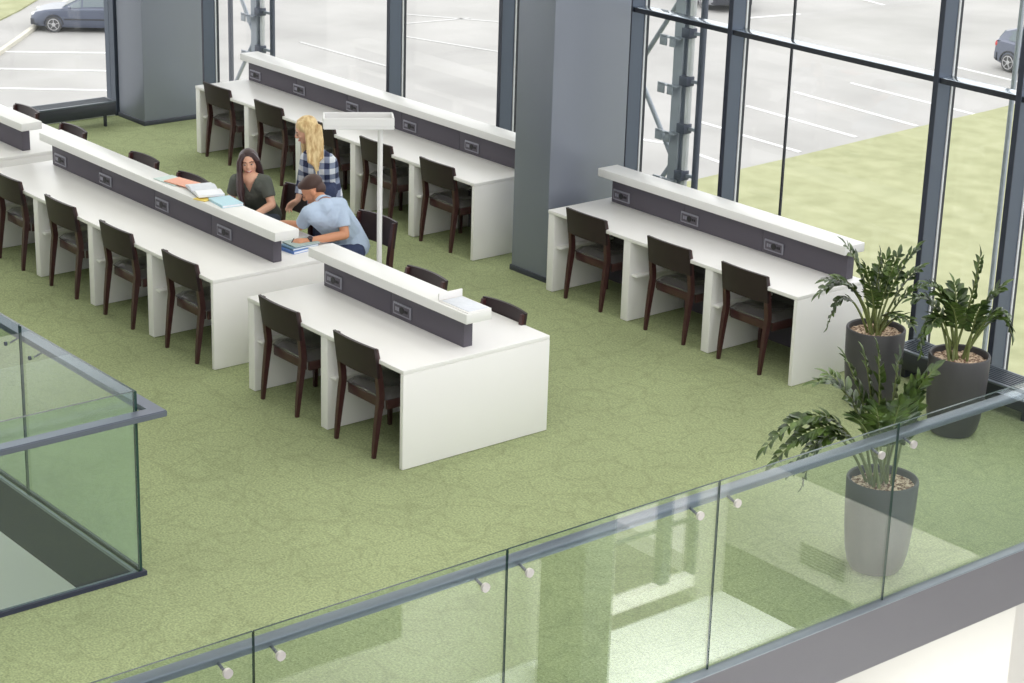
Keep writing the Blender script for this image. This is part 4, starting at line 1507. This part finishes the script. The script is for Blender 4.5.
# ------------------------------------------------------------------ outside: ground, lawn, markings, cars, lattice masts
ZG = -8.0
bm = new_bm()
box(bm, -170, 60, -60, 190, ZG - 0.3, ZG)
struct('ground_parking', bm, M['asphalt'], smooth=False)
bm = new_bm()
edge = [at(640, 195, ZG), at(688, 183, ZG), at(800, 157, ZG), at(945, 122, ZG), at(985, 113, ZG), at(1040, 99, ZG)]
poly = [(p.x, p.y) for p in edge] + [(4, edge[-1].y + 4), (4, 13.2), (-22, 13.2), (edge[0].x, 26)]
prism(bm, poly, ZG, ZG + 0.05)
struct('lawn', bm, M['lawn'], smooth=False)
bm = new_bm()
e0 = [at(0, 21, ZG), at(20, 11, ZG), at(38, 0, ZG), at(50, -8, ZG)]
prism(bm, [(p.x, p.y) for p in e0] + [(-150, 60), (-150, 20)], ZG, ZG + 0.05)
struct('lawn_far', bm, M['lawn'], smooth=False)
bm = new_bm()
pts = [at(-40, 82, ZG), at(0, 54, ZG), at(20, 40, ZG), at(36, 28, ZG), at(52, 16, ZG), at(75, -4, ZG)]
for a, b in zip(pts, pts[1:]):
    bar(bm, a + V(0, 0, 0.06), b + V(0, 0, 0.06), 0.16, 0.14)
struct('kerb', bm, M['kerb'])
bm = new_bm()
LN = [((-10, 51.5), (112, 53)), ((-10, 68.5), (112, 71)), ((-10, 88), (112, 90.5)), ((-10, 108), (60, 110)),
      ((795, 92), (917, 126)), ((747, 106), (856, 137)), ((735, 133), (800, 152)), ((851, 83), (975, 114.5)),
      ((640, 139), (663, 143)), ((697, 121), (725, 129)), ((697, 154), (722, 163)), ((735, 19), (800, 14)), ((858, -2), (884, 5)),
      ((956, 67), (1020, 82))]
OVEREXPOSED = [((402, 14), (500, 22)), ((402, 36), (500, 52)), ((402, 24), (470, 18)), ((300, 42), (386, 66))]
for p, q in LN:
    a, b = at(*p, ZG + 0.012), at(*q, ZG + 0.012)
    bar(bm, a, b, 0.13, 0.02)
struct('road_markings', bm, M['line'])
bm = new_bm()
for p, q in OVEREXPOSED:
    bar(bm, at(*p, ZG + 0.012), at(*q, ZG + 0.012), 0.13, 0.02)
struct('road_markings_overexposed', bm, M['line_overexposed'])
bm = new_bm()                                # unseen pale slab added to brighten the lower window's image in the balustrade
box(bm, -2.3, 9.0, 13.4, 24.0, -3.3, -3.1)
struct('reflector_slab', bm, M['plaster'], smooth=False)

def car(name, label, pos, heading, paint, kind, size=1.0):
    """x forward from the rear bumper to the nose; built round its own centre on the ground"""
    t = thing(name, label, 'car', pos)
    t.scale = (size, size, size)
    hx, hy = math.cos(heading), math.sin(heading)
    def W(p):
        return Vector((pos[0] + p[0] * hx - p[1] * hy, pos[1] + p[0] * hy + p[1] * hx, pos[2] + p[2]))
    def loft(bm, st, nseg=None):
        rings = []
        for sec in st:
            rings.append([bm.verts.new(W(p)) for p in sec])
        n = len(rings[0])
        for a, b in zip(rings, rings[1:]):
            for k in range(n):
                bm.faces.new((a[k], a[(k + 1) % n], b[(k + 1) % n], b[k]))
        bm.faces.new(rings[0][::-1]); bm.faces.new(rings[-1])
    def sec(x, z0, z1, hw, tuck=0.06):
        m = (z0 + z1) / 2
        return [(x, -hw + tuck, z0), (x, -hw, z0 + 0.12), (x, -hw, m), (x, -hw + 0.03, z1 - 0.06), (x, -hw + 0.09, z1),
                (x, hw - 0.09, z1), (x, hw - 0.03, z1 - 0.06), (x, hw, m), (x, hw, z0 + 0.12), (x, hw - tuck, z0)]
    if kind == 'sedan':
        L = 4.6
        st = [(-2.3, 0.38, 0.72, 0.70), (-2.22, 0.28, 0.92, 0.82), (-1.9, 0.22, 0.98, 0.87), (-1.0, 0.2, 0.96, 0.89), (0.3, 0.2, 0.94, 0.89), (1.1, 0.2, 0.92, 0.88), (1.7, 0.22, 0.86, 0.86), (2.1, 0.24, 0.76, 0.80), (2.27, 0.3, 0.66, 0.72), (2.32, 0.36, 0.56, 0.64)]
        cab = [(-2.0, 0.97, 0.99, 0.66), (-1.55, 0.95, 1.38, 0.62), (-0.9, 0.94, 1.43, 0.60), (-0.1, 0.93, 1.43, 0.60), (0.35, 0.92, 1.34, 0.62), (1.12, 0.91, 0.93, 0.70)]
        wh = (-1.35, 1.42)
    else:
        L = 4.0
        st = [(-2.0, 0.40, 0.80, 0.72), (-1.94, 0.28, 0.96, 0.80), (-1.6, 0.22, 1.0, 0.85), (-0.8, 0.2, 0.97, 0.86), (0.3, 0.2, 0.94, 0.86), (1.0, 0.2, 0.92, 0.85), (1.5, 0.22, 0.86, 0.82), (1.85, 0.25, 0.74, 0.74), (1.98, 0.34, 0.6, 0.62)]
        cab = [(-1.93, 0.95, 0.98, 0.70), (-1.7, 0.95, 1.30, 0.64), (-1.2, 0.94, 1.46, 0.60), (-0.3, 0.93, 1.50, 0.60), (0.3, 0.92, 1.42, 0.60), (1.12, 0.91, 0.94, 0.68)]
        wh = (-1.28, 1.26)
    bm = new_bm()
    loft(bm, [sec(*s) for s in st])
    obj('body', bm, paint, t)
    bm = new_bm()
    def csec(x, z0, z1, hw):
        return [(x, -hw - 0.13, z0), (x, -hw - 0.02, z1 - 0.05), (x, -hw + 0.06, z1), (x, hw - 0.06, z1), (x, hw + 0.02, z1 - 0.05), (x, hw + 0.13, z0)]
    loft(bm, [csec(*s) for s in cab])
    obj('cabin', bm, paint, t)
    # side windows, windscreen and rear window as slightly proud glass
    xs = [c[0] for c in cab]
    def side(x, zf, s):
        for a, b in zip(cab, cab[1:]):
            if a[0] <= x <= b[0]:
                q = (x - a[0]) / (b[0] - a[0])
                z0, z1, hw = [a[i] + (b[i] - a[i]) * q for i in (1, 2, 3)]
                z = z0 + (z1 - 0.05 - z0) * zf
                return (x, s * (hw + 0.13 - 0.11 * zf + 0.008), z)
    wins = [(-1.5, -0.62), (-0.54, 0.30)] if kind == 'sedan' else [(-1.45, -0.52), (-0.44, 0.36)]
    for s in (-1, 1):
        for a, b in wins + [(wins[1][1] + 0.06, wins[1][1] + 0.5)]:
            bm = new_bm()
            n = 5
            R0 = [side(a + (b - a) * i / n, 0.12, s) for i in range(n + 1)]
            R1 = [side(a + (b - a) * i / n, 0.9, s) for i in range(n + 1)]
            v0 = [bm.verts.new(W(p)) for p in R0]; v1 = [bm.verts.new(W(p)) for p in R1]
            v2 = [bm.verts.new(W((p[0], p[1] - s * 0.02, p[2]))) for p in R0]; v3 = [bm.verts.new(W((p[0], p[1] - s * 0.02, p[2]))) for p in R1]
            for i in range(n):
                bm.faces.new((v0[i], v0[i + 1], v1[i + 1], v1[i])); bm.faces.new((v2[i], v3[i], v3[i + 1], v2[i + 1]))
                bm.faces.new((v0[i], v2[i], v2[i + 1], v0[i + 1])); bm.faces.new((v1[i], v1[i + 1], v3[i + 1], v3[i]))
            bm.faces.new((v0[0], v1[0], v3[0], v2[0])); bm.faces.new((v0[-1], v2[-1], v3[-1], v1[-1]))
            obj('side_window', bm, M['car_glass'], t)
    for a, b, nm in ((cab[-1], cab[-2], 'windscreen'), (cab[0], cab[1], 'rear_window')):
        bm = new_bm()
        sgn = 1 if nm == 'windscreen' else -1
        pa = [(a[0] + (b[0] - a[0]) * q, a[2] + (b[2] - a[2]) * q, a[3] + (b[3] - a[3]) * q) for q in (0.1, 0.92)]
        vs = []
        for off in (0.012, -0.02):
            for x, z, hw in pa:
                for s in (-1, 1):
                    vs.append(bm.verts.new(W((x + sgn * off, s * (hw - 0.03), z + off))))
        for idx in ((0, 1, 3, 2), (4, 6, 7, 5), (0, 4, 5, 1), (2, 3, 7, 6), (0, 2, 6, 4), (1, 5, 7, 3)):
            bm.faces.new([vs[i] for i in idx])
        obj(nm, bm, M['car_glass'], t)
    for x in wh:
        for s in (-1, 1):
            y = s * (0.80 if kind == 'sedan' else 0.77)
            bm = new_bm()
            c0, c1 = W((x, y - s * 0.1, 0.31)), W((x, y + s * 0.105, 0.31))
            tube(bm, [c0, c1], [0.31, 0.31], 28)
            bmesh.ops.bevel(bm, geom=[e for e in bm.edges if len(e.link_faces) == 2 and any(len(f.verts) > 4 for f in e.link_faces)], offset=0.03, segments=2, affect='EDGES')
            w_ = obj('wheel', bm, M['tyre'], t)
            bm = new_bm()
            cc, cd = W((x, y + s * 0.1055, 0.31)), W((x, y + s * 0.118, 0.31))
            tube(bm, [cc, cd], [0.075, 0.06], 16)
            for k in range(5):
                a = 2 * PI * k / 5 + 0.3
                bar(bm, cc + (W((x + math.cos(a) * 0.05, y, 0.31 + math.sin(a) * 0.05)) - W((x, y, 0.31))), cc + (W((x + math.cos(a) * 0.205, y, 0.31 + math.sin(a) * 0.205)) - W((x, y, 0.31))), 0.07, 0.02, (hx, hy, 0.3))
            n = 24
            ring = [cc + (W((x + math.cos(2 * PI * k / n) * 0.212, y, 0.31 + math.sin(2 * PI * k / n) * 0.212)) - W((x, y, 0.31))) for k in range(n + 1)]
            tube(bm, ring, 0.014, 6, cap=False)
            obj('rim', bm, M['rim'], w_)
            bm = new_bm()                       # dark wheel arch
            arc = [W((x + math.cos(a) * 0.36, y + s * 0.085, 0.31 + math.sin(a) * 0.36)) for a in [PI * q / 12 for q in range(13)]]
            tube(bm, arc, 0.03, 6)
            obj('wheel_arch', bm, M['car_black'], t)
    fx = st[-2][0]
    for s in (-1, 1):
        bm = new_bm()
        ell(bm, W((fx - 0.10, s * 0.58, 0.66)), (0.14, 0.14, 0.08), Matrix.Rotation(heading, 3, 'Z'), 3)
        obj('headlight', bm, M['lamp_clear'], t)
        bm = new_bm()
        ell(bm, W((st[1][0] + 0.03, s * 0.70, 0.82)), (0.10, 0.10, 0.13), Matrix.Rotation(heading, 3, 'Z'), 3)
        obj('tail_light', bm, M['lamp_red'], t)
        bm = new_bm()
        ell(bm, W((0.78, s * 0.96, 0.98)), (0.07, 0.10, 0.065), Matrix.Rotation(heading, 3, 'Z'), 3)
        obj('wing_mirror', bm, paint, t)
        bm = new_bm()
        ww = 0.89 if kind == 'sedan' else 0.86
        bar(bm, W((-1.0, s * (ww + 0.006), 0.52)), W((1.0, s * (ww + 0.006), 0.52)), 0.02, 0.06)
        obj('side_strip', bm, M['car_black'], t)
        for x in (-0.45, 0.45):
            bm = new_bm()
            bar(bm, W((x - 0.09, s * (ww - 0.0), 0.80)), W((x + 0.09, s * (ww - 0.0), 0.80)), 0.025, 0.03)
            obj('door_handle', bm, paint, t)
    bm = new_bm()
    loft(bm, [[(x, -hw, z0), (x, -hw, z1), (x, hw, z1), (x, hw, z0)] for x, hw, z0, z1 in ((st[-2][0] - 0.22, 0.80, 0.28, 0.50), (st[-2][0] + 0.04, 0.73, 0.28, 0.50), (st[-1][0] + 0.03, 0.55, 0.3, 0.48))])
    obj('front_bumper', bm, M['car_black'], t)
    bm = new_bm()
    loft(bm, [[(x, -hw, z0), (x, -hw, z1), (x, hw, z1), (x, hw, z0)] for x, hw, z0, z1 in ((st[1][0] + 0.12, 0.84, 0.3, 0.56), (st[0][0] - 0.02, 0.72, 0.32, 0.54), (st[0][0] - 0.05, 0.55, 0.34, 0.52))])
    obj('rear_bumper', bm, M['car_black'], t)
    return t

# blue saloon behind the end window: nose to the left
a, b = at(54, 32.5, ZG), at(107, 33.5, ZG)
d = (a - b).normalized()
hd = math.atan2(d.y, d.x)
nrm = V(-d.y, d.x, 0)
if nrm.dot(FWD) < 0:
    nrm = -nrm
c = a - d * 1.42 * 0.87 + nrm * 0.87 * 0.87
car('saloon_car', 'blue-grey saloon car parked outside the end window beyond the corner pillar', (c.x, c.y, ZG), hd, M['car_blue'], 'sedan', 0.87)
# grey hatchback at the right edge: tail to the left
a = at(1007, 72, ZG)
b = at(1060, 85, ZG)
d = (b - a).normalized()
hd = math.atan2(d.y, d.x)
nrm = V(-d.y, d.x, 0)
if nrm.dot(FWD) < 0:
    nrm = -nrm
c = a + d * 1.28 + nrm * 0.85
car('hatchback_car', 'grey hatchback parked outside at the right edge, red tail light showing', (c.x, c.y, ZG), hd, M['car_grey'], 'hatch')
# silver car, only its bumper corner in view at the top
a = at(716, 12, ZG)
d = V(0.92, -0.38, 0).normalized()
c = a - d * 2.1 + V(0.38, 0.92, 0) * 0.6
car('saloon_car', 'silver car at the top edge, only its bumper visible beside the steel mast', (c.x, c.y, ZG), math.atan2(d.y, d.x), M['car_silver'], 'sedan')

# slim downpipe outside, just left of the last mullion
pp = atv(1003, 180, 13.5)
bm = new_bm()
tube(bm, [(pp.x, 13.5, ZG), (pp.x, 13.5, 6.0)], 0.021, 14)
dp = obj('pipe', bm, M['steel'], None, loc=(pp.x, 13.5, ZG))
tag(dp, 'thin grey pipe outside the glass at the right, beside the last mullion', 'pipe')

def mast(label, uA, zbr, znode, pipe=0.25):
    """outer steel mast: plate column, fin, tube, clamps and zig-zag braces to a second chord"""
    v = 13.42
    t = thing('steel_mast', label, 'mast', (uA, v, ZG), group='steel masts outside the glass wall')
    bm = new_bm()
    box(bm, uA - 0.06, uA + 0.06, v - 0.045, v - 0.033, ZG, 6.0)
    box(bm, uA - 0.06, uA + 0.06, v + 0.033, v + 0.045, ZG, 6.0)
    box(bm, uA - 0.006, uA + 0.006, v - 0.033, v + 0.033, ZG, 6.0)
    obj('column', bm, M['steel'], t)
    bm = new_bm()
    bbox(bm, uA + 0.10, uA + 0.15, v - 0.02, v + 0.02, ZG, 6.0, 0.004)
    obj('fin', bm, M['gasket'], t)
    bm = new_bm()
    tube(bm, [(uA + pipe, v + 0.02, ZG), (uA + pipe, v + 0.02, 6.0)], 0.032, 16)
    obj('pipe', bm, M['steel_dark'], t)
    bm = new_bm()
    tube(bm, [(uA - 0.62, v + 0.02, ZG), (uA - 0.62, v + 0.02, 6.0)], 0.032, 16)
    obj('rear_chord', bm, M['steel_dark'], t)
    for k in range(-18, 14):
        z = zbr + 0.45 * k
        if z < ZG + 0.3 or z > 5.9:
            continue
        bm = new_bm()
        bbox(bm, uA + 0.055, uA + 0.16, v - 0.07, v + 0.03, z - 0.045, z + 0.045, 0.004)
        cl = obj('clamp', bm, M['steel_dark'], t)
        bm = new_bm()
        bbox(bm, uA - 0.19, uA + 0.05, v - 0.10, v - 0.05, z - 0.075, z - 0.06, 0.003)
        bbox(bm, uA - 0.20, uA - 0.11, v - 0.10, v - 0.085, z - 0.15, z - 0.05, 0.003)
        bbox(bm, uA - 0.07, uA + 0.0, v - 0.10, v - 0.085, z - 0.15, z - 0.05, 0.003)
        bar(bm, (uA + 0.15, v, z + 0.0), (uA + pipe, v + 0.02, z + 0.0), 0.03, 0.03)
        obj('bracket', bm, M['steel'], cl)
    z = znode
    half = 0.78
    n = -12
    for k in range(-14, 8):
        za = znode + half * k
        if za < ZG or za + half > 6.0:
            continue
        even = k % 2 == 0
        p = (uA - 0.03 if even else uA - 0.6, v, za)
        q = (uA - 0.6 if even else uA - 0.03, v, za + half)
        bm = new_bm()
        tube(bm, [p, q], 0.024, 10)
        obj('brace', bm, M['steel'], t)
pR = atv(679, 100, 13.42)
zR = atv(693, 130, 13.42).z
mast('steel mast with clamps outside the glass, right of the middle pillar', pR.x, zR, atv(671, 160, 13.42).z)
pL = atv(257, 40, 13.42)
mast('steel mast with zig-zag braces outside the glass behind the far desk', pL.x, atv(263, 49, 13.42).z, atv(254, 37, 13.42).z, 0.31)

# ------------------------------------------------------------------ light: overcast sky
w = bpy.data.worlds.new('World')
bpy.context.scene.world = w
w.use_nodes = True
nt = w.node_tree
bg = nt.nodes['Background']
tc = nt.nodes.new('ShaderNodeTexCoord')
sx = nt.nodes.new('ShaderNodeSeparateXYZ')
nt.links.new(tc.outputs['Generated'], sx.inputs[0])
mr = nt.nodes.new('ShaderNodeMapRange')
mr.inputs['From Min'].default_value = -0.05
mr.inputs['From Max'].default_value = 0.9
nt.links.new(sx.outputs['Z'], mr.inputs['Value'])
rp = nt.nodes.new('ShaderNodeValToRGB')
rp.color_ramp.elements[0].color = (0.84, 0.83, 0.85, 1)
rp.color_ramp.elements[1].color = (1.04, 1.01, 1.04, 1)
nt.links.new(mr.outputs[0], rp.inputs['Fac'])
nt.links.new(rp.outputs['Color'], bg.inputs['Color'])
bg.inputs['Strength'].default_value = 2.0

# ceiling luminaires: panels over the reading floor, then fill lamps added for the storey below
def downlight(name, x, y, z, sx, sy, watt):
    l = bpy.data.lights.new(name, 'AREA')
    l.shape = 'RECTANGLE'; l.size = sx; l.size_y = sy
    l.energy = watt
    l.color = (1.0, 0.985, 0.96)
    o = bpy.data.objects.new(name, l)
    C.objects.link(o)
    o.location = (x, y, z)
for lx in (-19.0, -15.5, -12.0, -8.9):
    for ly in (5.0, 8.6, 11.2):
        downlight('ceiling_panel_light', lx, ly, 6.38, 1.2, 1.2, CEIL_W)
downlight('hall_fill_light', -4.9, 10.9, -0.45, 3.0, 2.6, 480)  # added lamp, brightens the lower floor mirrored in the balustrade
downlight('stair_fill_light', -13.2, 4.0, -0.45, 5.0, 5.0, 95)  # added lamp, brightens the floor below the stair void

# ------------------------------------------------------------------ camera
sc = bpy.context.scene
cam = bpy.data.cameras.new('camera')
co = bpy.data.objects.new('camera', cam)
C.objects.link(co)
right = Vector((math.sin(YAW), -math.cos(YAW), 0))
fwd = Vector((math.cos(YAW) * math.cos(PITCH), math.sin(YAW) * math.cos(PITCH), -math.sin(PITCH)))
up = right.cross(fwd)
cx = right * math.cos(ROLL) + up * math.sin(ROLL)
cy = up * math.cos(ROLL) - right * math.sin(ROLL)
mt = Matrix((cx, cy, -fwd)).transposed().to_4x4()
mt.translation = (0, 0, CAMH)
co.matrix_world = mt
cam.sensor_fit = 'HORIZONTAL'
cam.sensor_width = 36
cam.lens = FPX / 1024 * 36
cam.clip_end = 600
sc.camera = co

sc.view_settings.view_transform = 'Standard'
sc.view_settings.look = 'None'
sc.view_settings.gamma = 1
sc.view_settings.exposure = 0.07
sc.view_settings.use_curve_mapping = False
sc.cycles.max_bounces = 12
sc.cycles.transparent_max_bounces = 32
